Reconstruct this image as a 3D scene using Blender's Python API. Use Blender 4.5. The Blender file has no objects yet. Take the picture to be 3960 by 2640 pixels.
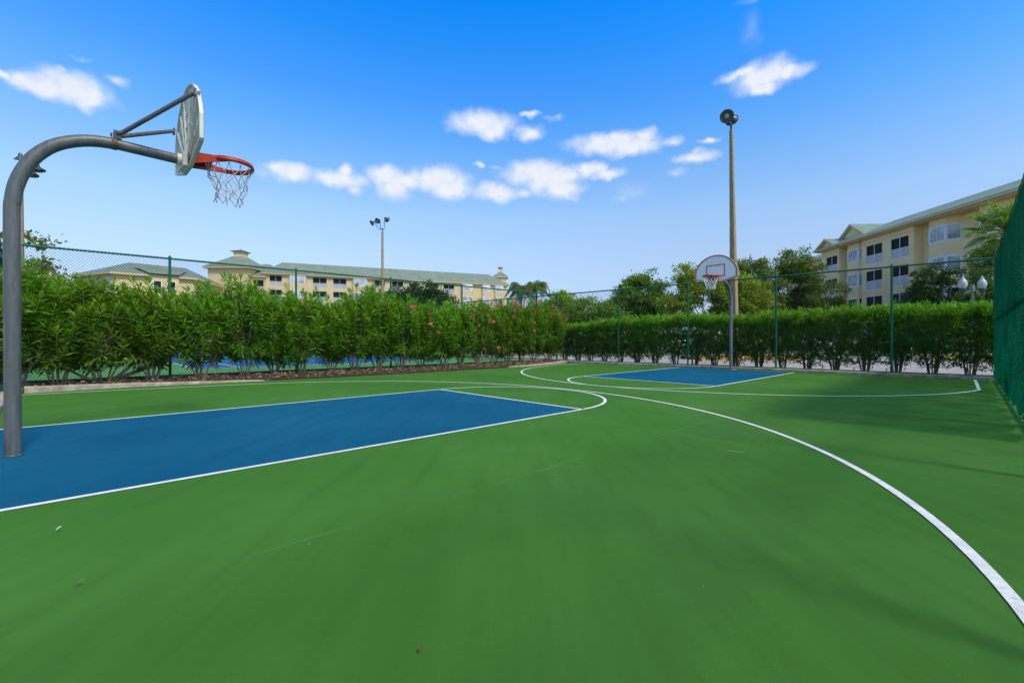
import bpy, math, random
import numpy as np
from mathutils import Vector, Matrix

random.seed(7)
rng = np.random.default_rng(11)
R = math.radians
scn = bpy.context.scene
col = scn.collection

# ------------------------------------------------------------------ frame
# Camera stands at the world origin looking along +Y.  The basketball court
# has its own frame: a = metres along the court axis from the near pole,
# l = metres to the right of that axis.
CAMH = 1.034
PX, PY = -4.434, 3.980
AX = (0.72427, 0.68952)
RT = (0.68952, -0.72427)
AXANG = math.atan2(AX[1], AX[0])
FARA = 16.456

def W(a, l):
    return (PX + a*AX[0] + l*RT[0], PY + a*AX[1] + l*RT[1])

def W3(a, l, z=0.0):
    x, y = W(a, l)
    return (x, y, z)

# ------------------------------------------------------------------ materials
def new_mat(name):
    m = bpy.data.materials.new(name)
    m.use_nodes = True
    nt = m.node_tree
    for n in list(nt.nodes):
        nt.nodes.remove(n)
    return m, nt, nt.nodes, nt.links

def mat(name, c, rough=0.6, var=0.12, scale=3.0, bump=0.0, bscale=40.0, metal=0.0,
        spec=0.4, c2=None, detail=6.0, coat=0.0, stretch=None):
    m, nt, N, Lk = new_mat(name)
    out = N.new('ShaderNodeOutputMaterial')
    b = N.new('ShaderNodeBsdfPrincipled')
    tc = N.new('ShaderNodeTexCoord')
    src = tc.outputs['Object']
    if stretch:
        mp = N.new('ShaderNodeMapping')
        mp.inputs['Scale'].default_value = stretch
        Lk.new(src, mp.inputs['Vector'])
        src = mp.outputs['Vector']
    nz = N.new('ShaderNodeTexNoise')
    nz.inputs['Scale'].default_value = scale
    nz.inputs['Detail'].default_value = detail
    nz.inputs['Roughness'].default_value = 0.65
    Lk.new(src, nz.inputs['Vector'])
    ramp = N.new('ShaderNodeValToRGB')
    ramp.color_ramp.elements[0].position = 0.3
    ramp.color_ramp.elements[1].position = 0.7
    if c2 is None:
        c2 = tuple(max(0, x*(1-var*1.6)) for x in c)
        c1 = tuple(min(1, x*(1+var)) for x in c)
    else:
        c1 = c
    ramp.color_ramp.elements[0].color = (*c2, 1)
    ramp.color_ramp.elements[1].color = (*c1, 1)
    Lk.new(nz.outputs['Fac'], ramp.inputs['Fac'])
    Lk.new(ramp.outputs['Color'], b.inputs['Base Color'])
    b.inputs['Roughness'].default_value = rough
    b.inputs['Metallic'].default_value = metal
    b.inputs['Specular IOR Level'].default_value = spec
    if coat:
        b.inputs['Coat Weight'].default_value = coat
    if bump:
        n2 = N.new('ShaderNodeTexNoise')
        n2.inputs['Scale'].default_value = bscale
        n2.inputs['Detail'].default_value = 4
        Lk.new(src, n2.inputs['Vector'])
        bp = N.new('ShaderNodeBump')
        bp.inputs['Strength'].default_value = bump
        bp.inputs['Distance'].default_value = 0.02
        Lk.new(n2.outputs['Fac'], bp.inputs['Height'])
        Lk.new(bp.outputs['Normal'], b.inputs['Normal'])
    Lk.new(b.outputs['BSDF'], out.inputs['Surface'])
    return m

def math_node(N, Lk, op, a, b=None, clamp=False):
    n = N.new('ShaderNodeMath')
    n.operation = op
    n.use_clamp = clamp
    for i, v in enumerate((a, b)):
        if v is None:
            continue
        if isinstance(v, (int, float)):
            n.inputs[i].default_value = v
        else:
            Lk.new(v, n.inputs[i])
    return n.outputs[0]

def court_mat(name, c, wear, dark):
    """acrylic court paint: broad uneven fading, roller streaks, grit, scuffs"""
    m, nt, N, Lk = new_mat(name)
    out = N.new('ShaderNodeOutputMaterial')
    b = N.new('ShaderNodeBsdfPrincipled')
    geo = N.new('ShaderNodeNewGeometry')
    pos = geo.outputs['Position']
    def noise(scale, detail=4, rough=0.6, stretch=None, rot=0.0):
        mp = N.new('ShaderNodeMapping')
        if stretch:
            mp.inputs['Scale'].default_value = stretch
        mp.inputs['Rotation'].default_value = (0, 0, rot)
        Lk.new(pos, mp.inputs['Vector'])
        n = N.new('ShaderNodeTexNoise')
        n.inputs['Scale'].default_value = scale
        n.inputs['Detail'].default_value = detail
        n.inputs['Roughness'].default_value = rough
        Lk.new(mp.outputs['Vector'], n.inputs['Vector'])
        return n.outputs['Fac']
    def mixc(fac, ca, cb):
        mx = N.new('ShaderNodeMix')
        mx.data_type = 'RGBA'
        for sock, v in ((mx.inputs[0], fac), (mx.inputs[6], ca), (mx.inputs[7], cb)):
            if isinstance(v, tuple):
                sock.default_value = (*v, 1)
            elif isinstance(v, (int, float)):
                sock.default_value = v
            else:
                Lk.new(v, sock)
        return mx.outputs[2]
    def mr(v, a0, a1, b0=0.0, b1=1.0):
        n = N.new('ShaderNodeMapRange')
        n.inputs[1].default_value = a0; n.inputs[2].default_value = a1
        n.inputs[3].default_value = b0; n.inputs[4].default_value = b1
        Lk.new(v, n.inputs[0])
        return n.outputs[0]
    big = mr(noise(0.45, 3, 0.55), 0.38, 0.66)
    c0 = mixc(math_node(N, Lk, 'MULTIPLY', big, 0.7), c, wear)
    streak = mr(noise(1.2, 4, 0.6, (6.0, 0.5, 1), -AXANG+0.5), 0.42, 0.75)
    c1 = mixc(math_node(N, Lk, 'MULTIPLY', streak, 0.38), c0, dark)
    blot = mr(noise(2.3, 6, 0.7), 0.55, 0.75)
    c2 = mixc(math_node(N, Lk, 'MULTIPLY', blot, 0.40), c1, dark)
    grit = mr(noise(260, 2, 0.5), 0.3, 0.7)
    c3 = mixc(math_node(N, Lk, 'MULTIPLY', grit, 0.35), c2, wear)
    # scuffs: thin sparse light scratches
    sc = mr(noise(5.0, 2, 0.5, (1.0, 22.0, 1), 0.3), 0.715, 0.74)
    sc2 = mr(noise(0.9, 2, 0.5), 0.52, 0.62)
    c4 = mixc(math_node(N, Lk, 'MULTIPLY', math_node(N, Lk, 'MULTIPLY', sc, sc2), 0.34), c3,
              tuple(min(1, x*1.6+0.03) for x in wear))
    # two old hairline joints in the slab showing through the paint
    sep = N.new('ShaderNodeSeparateXYZ')
    Lk.new(pos, sep.inputs[0])
    wob = math_node(N, Lk, 'MULTIPLY', noise(1.5, 3, 0.6), 0.05)
    def joint(nx, ny, d):
        v = math_node(N, Lk, 'ADD', math_node(N, Lk, 'MULTIPLY', sep.outputs[0], nx),
                      math_node(N, Lk, 'MULTIPLY', sep.outputs[1], ny))
        v = math_node(N, Lk, 'ADD', v, wob)
        v = math_node(N, Lk, 'ABSOLUTE', math_node(N, Lk, 'SUBTRACT', v, d))
        v = mr(v, 0.003, 0.016, 1.0, 0.0)
        return math_node(N, Lk, 'MULTIPLY', v, mr(noise(0.8, 3, 0.6), 0.42, 0.6))
    # along the court axis at l = 3.55, and across it at a = 5.2
    dl = RT[0]*PX + RT[1]*PY
    da = AX[0]*PX + AX[1]*PY
    j = math_node(N, Lk, 'MAXIMUM', joint(RT[0], RT[1], 3.55+dl), joint(AX[0], AX[1], 5.2+da))
    c5 = mixc(math_node(N, Lk, 'MULTIPLY', j, 0.32), c4, tuple(min(1, x*1.5+0.03) for x in wear))
    vo = N.new('ShaderNodeTexVoronoi'); vo.inputs['Scale'].default_value = 3.3
    Lk.new(pos, vo.inputs['Vector'])
    spk = math_node(N, Lk, 'MULTIPLY', mr(vo.outputs['Distance'], 0.012, 0.026, 1.0, 0.0), mr(noise(1.7, 2, 0.5), 0.50, 0.56))
    c5 = mixc(math_node(N, Lk, 'MULTIPLY', spk, 0.7), c5, (0.42, 0.45, 0.36))
    mud = mr(noise(0.8, 5, 0.7), 0.60, 0.74)
    c5 = mixc(math_node(N, Lk, 'MULTIPLY', mud, 0.30), c5, tuple(x*0.6 for x in dark))
    Lk.new(c5, b.inputs['Base Color'])
    b.inputs['Roughness'].default_value = 0.92
    b.inputs['Specular IOR Level'].default_value = 0.06
    bp = N.new('ShaderNodeBump')
    bp.inputs['Strength'].default_value = 0.25
    bp.inputs['Distance'].default_value = 0.004
    Lk.new(noise(180, 3, 0.6), bp.inputs['Height'])
    Lk.new(bp.outputs['Normal'], b.inputs['Normal'])
    Lk.new(b.outputs['BSDF'], out.inputs['Surface'])
    return m

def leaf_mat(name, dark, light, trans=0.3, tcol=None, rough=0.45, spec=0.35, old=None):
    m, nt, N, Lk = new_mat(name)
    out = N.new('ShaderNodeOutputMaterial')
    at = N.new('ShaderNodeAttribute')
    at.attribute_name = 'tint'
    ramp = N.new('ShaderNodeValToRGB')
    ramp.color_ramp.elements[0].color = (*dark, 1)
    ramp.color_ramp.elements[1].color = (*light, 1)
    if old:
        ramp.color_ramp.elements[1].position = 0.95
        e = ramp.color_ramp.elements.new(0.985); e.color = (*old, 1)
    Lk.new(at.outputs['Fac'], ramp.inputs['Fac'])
    oi = N.new('ShaderNodeObjectInfo')
    hs = N.new('ShaderNodeHueSaturation')
    Lk.new(ramp.outputs['Color'], hs.inputs['Color'])
    v = math_node(N, Lk, 'MULTIPLY_ADD', oi.outputs['Random'], 0.3)
    v.node.inputs[2].default_value = 0.85
    Lk.new(v, hs.inputs['Value'])
    h = math_node(N, Lk, 'MULTIPLY_ADD', oi.outputs['Random'], 0.02)
    h.node.inputs[2].default_value = 0.49
    Lk.new(h, hs.inputs['Hue'])
    b = N.new('ShaderNodeBsdfPrincipled')
    b.inputs['Roughness'].default_value = rough
    b.inputs['Specular IOR Level'].default_value = spec
    Lk.new(hs.outputs['Color'], b.inputs['Base Color'])
    t = N.new('ShaderNodeBsdfTranslucent')
    if tcol is None:
        tcol = tuple(x*1.6 for x in light)
    mx0 = N.new('ShaderNodeMix'); mx0.data_type = 'RGBA'
    mx0.inputs[0].default_value = 0.6
    Lk.new(hs.outputs['Color'], mx0.inputs[6])
    mx0.inputs[7].default_value = (*tcol, 1)
    Lk.new(mx0.outputs[2], t.inputs['Color'])
    mx = N.new('ShaderNodeMixShader')
    mx.inputs[0].default_value = trans
    Lk.new(b.outputs['BSDF'], mx.inputs[1])
    Lk.new(t.outputs['BSDF'], mx.inputs[2])
    Lk.new(mx.outputs[0], out.inputs['Surface'])
    return m

def roof_mat(name, c, row=0.30, colw=0.30, colamt=0.15, rowamt=0.5):
    """tile courses: dark joint under each course, faint columns, bump"""
    m, nt, N, Lk = new_mat(name)
    out = N.new('ShaderNodeOutputMaterial')
    b = N.new('ShaderNodeBsdfPrincipled')
    tc = N.new('ShaderNodeTexCoord')
    sep = N.new('ShaderNodeSeparateXYZ')
    Lk.new(tc.outputs['Object'], sep.inputs[0])
    zf = math_node(N, Lk, 'FRACT', math_node(N, Lk, 'MULTIPLY', sep.outputs[2], 1/row))
    xf = math_node(N, Lk, 'FRACT', math_node(N, Lk, 'MULTIPLY', sep.outputs[0], 1/colw))
    xs = math_node(N, Lk, 'SINE', math_node(N, Lk, 'MULTIPLY', xf, math.pi))
    zj = math_node(N, Lk, 'LESS_THAN', zf, 0.22)
    xj = math_node(N, Lk, 'LESS_THAN', xf, 0.25)
    nz = N.new('ShaderNodeTexNoise')
    nz.inputs['Scale'].default_value = 0.8
    nz.inputs['Detail'].default_value = 8
    Lk.new(tc.outputs['Object'], nz.inputs['Vector'])
    ramp = N.new('ShaderNodeValToRGB')
    ramp.color_ramp.elements[0].position = 0.3
    ramp.color_ramp.elements[1].position = 0.7
    ramp.color_ramp.elements[0].color = (*[x*0.8 for x in c], 1)
    ramp.color_ramp.elements[1].color = (*[x*1.15 for x in c], 1)
    Lk.new(nz.outputs['Fac'], ramp.inputs['Fac'])
    k = math_node(N, Lk, 'ADD', math_node(N, Lk, 'MULTIPLY', zj, rowamt), math_node(N, Lk, 'MULTIPLY', xj, colamt), True)
    mx = N.new('ShaderNodeMix'); mx.data_type = 'RGBA'
    Lk.new(k, mx.inputs[0])
    Lk.new(ramp.outputs['Color'], mx.inputs[6])
    mx.inputs[7].default_value = (*[x*0.35 for x in c], 1)
    Lk.new(mx.outputs[2], b.inputs['Base Color'])
    b.inputs['Roughness'].default_value = 0.6
    hgt = math_node(N, Lk, 'ADD', math_node(N, Lk, 'MULTIPLY', zf, -0.6), xs)
    bp = N.new('ShaderNodeBump')
    bp.inputs['Strength'].default_value = 0.5
    bp.inputs['Distance'].default_value = 0.08
    Lk.new(hgt, bp.inputs['Height'])
    Lk.new(bp.outputs['Normal'], b.inputs['Normal'])
    Lk.new(b.outputs['BSDF'], out.inputs['Surface'])
    return m

def glass_mat(name, c, rough=0.08, spec=0.6):
    m, nt, N, Lk = new_mat(name)
    out = N.new('ShaderNodeOutputMaterial')
    b = N.new('ShaderNodeBsdfPrincipled')
    tc = N.new('ShaderNodeTexCoord')
    nz = N.new('ShaderNodeTexNoise')
    nz.inputs['Scale'].default_value = 0.7
    Lk.new(tc.outputs['Object'], nz.inputs['Vector'])
    ramp = N.new('ShaderNodeValToRGB')
    ramp.color_ramp.elements[0].position = 0.35
    ramp.color_ramp.elements[1].position = 0.65
    ramp.color_ramp.elements[0].color = (*[x*0.5 for x in c], 1)
    ramp.color_ramp.elements[1].color = (*[min(1, x*1.3) for x in c], 1)
    Lk.new(nz.outputs['Fac'], ramp.inputs['Fac'])
    Lk.new(ramp.outputs['Color'], b.inputs['Base Color'])
    b.inputs['Roughness'].default_value = rough
    b.inputs['Specular IOR Level'].default_value = spec
    Lk.new(b.outputs['BSDF'], out.inputs['Surface'])
    return m

def screen_mat(name, c, tc_, clear, trans=0.35, see=0.0):
    """knitted privacy fabric: rows of tiny holes, light glowing through"""
    m, nt, N, Lk = new_mat(name)
    out = N.new('ShaderNodeOutputMaterial')
    uv = N.new('ShaderNodeUVMap')
    sep = N.new('ShaderNodeSeparateXYZ')
    Lk.new(uv.outputs['UV'], sep.inputs[0])
    nz = N.new('ShaderNodeTexNoise')
    nz.inputs['Scale'].default_value = 2.0
    nz.inputs['Detail'].default_value = 5
    Lk.new(uv.outputs['UV'], nz.inputs['Vector'])
    d = N.new('ShaderNodeBsdfDiffuse')
    ramp = N.new('ShaderNodeValToRGB')
    ramp.color_ramp.elements[0].position = 0.3
    ramp.color_ramp.elements[1].position = 0.7
    ramp.color_ramp.elements[0].color = (*[x*0.45 for x in c], 1)
    ramp.color_ramp.elements[1].color = (*c, 1)
    Lk.new(nz.outputs['Fac'], ramp.inputs['Fac'])
    Lk.new(ramp.outputs['Color'], d.inputs['Color'])
    t = N.new('ShaderNodeBsdfTranslucent')
    t.inputs['Color'].default_value = (*tc_, 1)
    mx = N.new('ShaderNodeMixShader')
    mx.inputs[0].default_value = trans
    Lk.new(d.outputs[0], mx.inputs[1]); Lk.new(t.outputs[0], mx.inputs[2])
    # knit: staggered oblong holes where daylight glows through the weave
    fu = math_node(N, Lk, 'MULTIPLY', sep.outputs[0], 1/0.062)
    fv = math_node(N, Lk, 'MULTIPLY', sep.outputs[1], 1/0.040)
    row = math_node(N, Lk, 'FLOOR', fv)
    sh = math_node(N, Lk, 'MULTIPLY', row, 0.5)
    xx = math_node(N, Lk, 'SUBTRACT', math_node(N, Lk, 'FRACT', math_node(N, Lk, 'ADD', fu, sh)), 0.5)
    yy = math_node(N, Lk, 'SUBTRACT', math_node(N, Lk, 'FRACT', fv), 0.5)
    rr = math_node(N, Lk, 'ADD', math_node(N, Lk, 'MULTIPLY', xx, xx), math_node(N, Lk, 'MULTIPLY', yy, yy))
    nz2 = N.new('ShaderNodeTexNoise')
    nz2.inputs['Scale'].default_value = 2.2
    nz2.inputs['Detail'].default_value = 4
    Lk.new(uv.outputs['UV'], nz2.inputs['Vector'])
    thr = N.new('ShaderNodeMapRange')
    thr.inputs[1].default_value = 0.30; thr.inputs[2].default_value = 0.72
    thr.inputs[3].default_value = 0.05; thr.inputs[4].default_value = 0.30
    Lk.new(nz2.outputs['Fac'], thr.inputs[0])
    zr = N.new('ShaderNodeMapRange'); Lk.new(sep.outputs[1], zr.inputs[0])
    zr.inputs[1].default_value = 0.6; zr.inputs[2].default_value = 2.6; zr.inputs[3].default_value = 1.15; zr.inputs[4].default_value = 0.55
    thr = type('o', (), {'outputs': [math_node(N, Lk, 'MULTIPLY', thr.outputs[0], zr.outputs[0])]})
    glow = math_node(N, Lk, 'LESS_THAN', rr, thr.outputs[0])
    t2 = N.new('ShaderNodeBsdfTranslucent'); t2.inputs['Color'].default_value = (tc_[0]*3, min(1, tc_[1]*3.2), min(1, tc_[2]*3.2), 1)
    d2 = N.new('ShaderNodeBsdfDiffuse'); d2.inputs['Color'].default_value = (c[0]*3, c[1]*4, c[2]*4, 1)
    mg = N.new('ShaderNodeMixShader'); mg.inputs[0].default_value = 0.6
    Lk.new(d2.outputs[0], mg.inputs[1]); Lk.new(t2.outputs[0], mg.inputs[2])
    tg = N.new('ShaderNodeBsdfTransparent'); tg.inputs['Color'].default_value = (0.22, 0.82, 0.55, 1)
    mg2 = N.new('ShaderNodeMixShader'); mg2.inputs[0].default_value = see
    Lk.new(mg.outputs[0], mg2.inputs[1]); Lk.new(tg.outputs[0], mg2.inputs[2]); mg = mg2
    mxg = N.new('ShaderNodeMixShader'); Lk.new(glow, mxg.inputs[0]); Lk.new(mx.outputs[0], mxg.inputs[1]); Lk.new(mg.outputs[0], mxg.inputs[2])
    hole = math_node(N, Lk, 'LESS_THAN', rr, math_node(N, Lk, 'MULTIPLY', thr.outputs[0], clear))
    tr = N.new('ShaderNodeBsdfTransparent')
    mx2 = N.new('ShaderNodeMixShader')
    Lk.new(hole, mx2.inputs[0])
    Lk.new(mxg.outputs[0], mx2.inputs[1]); Lk.new(tr.outputs[0], mx2.inputs[2])
    Lk.new(mx2.outputs[0], out.inputs['Surface'])
    return m

M = {}
M['court'] = court_mat('court_green_paint', (0.044, 0.152, 0.020), (0.074, 0.205, 0.039), (0.027, 0.100, 0.012))
M['key'] = court_mat('court_blue_paint', (0.002, 0.084, 0.162), (0.012, 0.124, 0.208), (0.001, 0.054, 0.108))
M['line'] = mat('white_line_paint', (0.80, 0.80, 0.77), 0.75, 0.11, 7.0, 0.15, 150)
def line_mat():
    m = mat('worn_white_line_paint', (0.80, 0.80, 0.77), 0.78, 0.11, 7.0, 0.15, 150)
    nt = m.node_tree; N, Lk = nt.nodes, nt.links
    b = [n for n in N if n.type == 'BSDF_PRINCIPLED'][0]; src = b.inputs['Base Color'].links[0].from_socket
    geo = N.new('ShaderNodeNewGeometry')
    def th(scale, a, c):
        nz = N.new('ShaderNodeTexNoise'); nz.inputs['Scale'].default_value = scale; nz.inputs['Detail'].default_value = 5; nz.inputs['Roughness'].default_value = .7
        Lk.new(geo.outputs['Position'], nz.inputs['Vector'])
        mr = N.new('ShaderNodeMapRange'); mr.inputs[1].default_value = a; mr.inputs[2].default_value = c; Lk.new(nz.outputs['Fac'], mr.inputs[0]); return mr.outputs[0]
    k = math_node(N, Lk, 'MULTIPLY', math_node(N, Lk, 'MULTIPLY', th(38, .46, .66), th(0.9, .42, .62)), 0.38)
    mx = N.new('ShaderNodeMix'); mx.data_type = 'RGBA'; Lk.new(k, mx.inputs[0]); Lk.new(src, mx.inputs[6]); mx.inputs[7].default_value = (.22, .30, .20, 1)
    Lk.new(mx.outputs[2], b.inputs['Base Color'])
    return m
M['line'] = line_mat()
M['tgreen'] = court_mat('tennis_green_paint', (0.090, 0.260, 0.095), (0.12, 0.31, 0.12), (0.06, 0.18, 0.06))
M['tblue'] = court_mat('tennis_blue_paint', (0.020, 0.130, 0.330), (0.04, 0.17, 0.37), (0.01, 0.09, 0.22))
M['concrete'] = mat('kerb_concrete', (0.40, 0.335, 0.24), 0.85, 0.35, 6.0, 0.5, 60)
M['walk'] = mat('walkway_concrete', (0.34, 0.30, 0.24), 0.85, 0.25, 3.0, 0.4, 60)
M['road'] = mat('pale_asphalt', (0.40, 0.37, 0.34), 0.85, 0.14, 1.2, 0.4, 80)
M['park'] = mat('parking_asphalt', (0.16, 0.16, 0.155), 0.85, 0.2, 0.8, 0.4, 80)
M['grass'] = mat('lawn_grass', (0.075, 0.15, 0.022), 0.9, 0.35, 1.5, 0.8, 60)
M['ground'] = mat('rough_ground', (0.11, 0.14, 0.045), 0.95, 0.35, 0.5, 0.6, 20)
M['mulch'] = mat('bark_mulch', (0.062, 0.034, 0.019), 0.95, 0.5, 22.0, 1.0, 60)
M['litter'] = leaf_mat('dry_leaf_litter', (0.09, 0.030, 0.012), (0.60, 0.42, 0.22), 0.05)
M['yellow'] = mat('yellow_kerb_paint', (0.75, 0.36, 0.02), 0.6, 0.2, 3.0)
M['redkerb'] = mat('red_kerb_paint', (0.60, 0.15, 0.10), 0.6, 0.2, 3.0)
M['fence'] = mat('green_vinyl_coating', (0.004, 0.120, 0.066), 0.5, 0.15, 8.0, spec=0.3)
M['wire'] = mat('green_vinyl_wire', (0.004, 0.045, 0.028), 0.7, 0.1, 8.0, spec=0.2)
M['pole'] = mat('painted_steel_grey', (0.105, 0.115, 0.108), 0.42, 0.24, 6.0, 0.08, 30, spec=0.45, stretch=(5, 5, 0.6))
M['polelite'] = mat('galvanised_steel', (0.20, 0.215, 0.22), 0.40, 0.2, 6.0, 0.05, 30, metal=0.35, spec=0.5, stretch=(4, 4, 0.6))
M['rust'] = mat('rusty_weld', (0.15, 0.085, 0.045), 0.8, 0.4, 30.0, 0.4, 80)
M['board'] = mat('cream_fibreglass', (0.66, 0.63, 0.50), 0.45, 0.06, 5.0, 0.05, 30)
M['boardwhite'] = mat('white_board_face', (0.86, 0.86, 0.81), 0.4, 0.04, 3.0)
M['red'] = mat('red_rim_paint', (0.44, 0.035, 0.012), 0.42, 0.22, 14.0, spec=0.5)
M['orange'] = mat('orange_red_stripe', (0.95, 0.17, 0.045), 0.5, 0.1, 9.0)
M['net'] = mat('white_net_cord', (0.72, 0.72, 0.68), 0.8, 0.1, 20.0)
M['oldnet'] = mat('weathered_net_cord', (0.56, 0.53, 0.46), 0.85, 0.3, 9.0)
M['conpole'] = mat('weathered_concrete_pole', (0.37, 0.275, 0.145), 0.85, 0.22, 5.0, 0.3, 40, stretch=(3, 3, 0.5))
M['lampdark'] = mat('dark_lamp_housing', (0.045, 0.055, 0.050), 0.4, 0.15, 8.0, spec=0.5)
M['lampin'] = mat('lamp_reflector', (0.17, 0.21, 0.17), 0.3, 0.15, 8.0, metal=0.5)
M['bulb'] = mat('lamp_lens', (0.45, 0.50, 0.44), 0.2, 0.1, 8.0)
M['globe'] = mat('white_acrylic_globe', (0.48, 0.50, 0.49), 0.25, 0.03, 3.0)
M['stucco'] = mat('cream_stucco', (0.80, 0.59, 0.31), 0.9, 0.06, 1.0, 0.15, 60)
M['stuccob'] = mat('tan_stucco', (0.92, 0.68, 0.35), 0.9, 0.07, 0.8, 0.15, 60)
M['trim'] = mat('cream_trim', (0.68, 0.53, 0.29), 0.7, 0.08, 2.0)
M['white'] = mat('white_joinery', (0.78, 0.78, 0.77), 0.5, 0.04, 3.0)
M['roofa'] = roof_mat('sage_roof_tiles', (0.22, 0.265, 0.185), 0.34, 0.33, 0.05, 0.45)
M['roofb'] = roof_mat('sage_barrel_tiles', (0.21, 0.285, 0.205), 0.36, 0.42, 0.75, 0.15)
M['dark'] = glass_mat('dark_screen', (0.012, 0.015, 0.015), 0.55, 0.15)
M['pane'] = glass_mat('blind_behind_glass', (0.40, 0.41, 0.40), 0.15, 0.6)
M['panelite'] = glass_mat('pale_shutter', (0.66, 0.66, 0.66), 0.4, 0.4)
M['slab'] = mat('balcony_grey', (0.42, 0.40, 0.36), 0.8, 0.1, 2.0)
M['bark'] = mat('bark', (0.26, 0.20, 0.13), 0.9, 0.35, 9.0, 0.6, 50, stretch=(4, 4, 1))
M['stem'] = mat('oleander_stem', (0.30, 0.235, 0.14), 0.85, 0.35, 9.0, 0.5, 60, stretch=(4, 4, 1))
M['palmbark'] = mat('palm_trunk', (0.22, 0.17, 0.11), 0.95, 0.4, 8.0, 0.8, 30)
M['tyre'] = mat('tyre_rubber', (0.02, 0.02, 0.02), 0.8, 0.2, 8.0)
M['rim'] = mat('alloy_wheel', (0.55, 0.56, 0.57), 0.3, 0.1, 8.0, metal=0.7)
M['carglass'] = glass_mat('car_glass', (0.02, 0.025, 0.028), 0.22, 0.4)
M['lampred'] = mat('tail_light_red', (0.5, 0.015, 0.015), 0.2, 0.1, 5.0)
M['lampclear'] = mat('headlight_clear', (0.7, 0.72, 0.74), 0.1, 0.05, 5.0)
M['cone'] = mat('cone_orange', (0.80, 0.17, 0.03), 0.5, 0.1, 5.0)
M['black'] = mat('black_rubber', (0.03, 0.03, 0.03), 0.7, 0.1, 5.0)
M['pink'] = leaf_mat('pink_petals', (0.85, 0.04, 0.13), (0.95, 0.20, 0.24), 0.25, (0.9, 0.15, 0.2))
M['olea'] = leaf_mat('oleander_leaf', (0.012, 0.062, 0.003), (0.195, 0.420, 0.012), 0.34, (0.28, 0.54, 0.012), old=(0.62, 0.36, 0.02))
M['hedge'] = leaf_mat('clipped_hedge_leaf', (0.014, 0.065, 0.004), (0.225, 0.480, 0.012), 0.34, (0.30, 0.60, 0.015))
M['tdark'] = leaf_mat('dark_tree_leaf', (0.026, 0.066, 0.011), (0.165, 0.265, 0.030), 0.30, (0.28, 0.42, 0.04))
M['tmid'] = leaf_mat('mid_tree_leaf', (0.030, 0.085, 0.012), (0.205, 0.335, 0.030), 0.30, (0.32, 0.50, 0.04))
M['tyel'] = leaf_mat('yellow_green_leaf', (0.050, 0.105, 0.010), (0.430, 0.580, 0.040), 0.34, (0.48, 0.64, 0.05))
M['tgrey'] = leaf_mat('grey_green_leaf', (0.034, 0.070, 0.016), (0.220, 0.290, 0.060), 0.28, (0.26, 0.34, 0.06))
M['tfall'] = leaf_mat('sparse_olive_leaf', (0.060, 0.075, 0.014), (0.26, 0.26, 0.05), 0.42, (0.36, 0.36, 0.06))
M['tdeep'] = leaf_mat('deep_green_leaf', (0.010, 0.034, 0.007), (0.085, 0.155, 0.026), 0.2, (0.11, 0.19, 0.03), rough=.3)
M['palm'] = leaf_mat('palm_leaf', (0.030, 0.090, 0.012), (0.260, 0.420, 0.045), 0.32, (0.34, 0.52, 0.05))
M['dead'] = leaf_mat('dry_palm_leaf', (0.16, 0.11, 0.05), (0.34, 0.25, 0.13), 0.15)
M['screen'] = screen_mat('green_windscreen_fabric', (0.002, 0.024, 0.012), (0.004, 0.135, 0.072), 0.55, 0.25, 0.62)
M['screen2'] = screen_mat('teal_windscreen_fabric', (0.004, 0.085, 0.070), (0.008, 0.24, 0.20), 0.10, 0.40)

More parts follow.
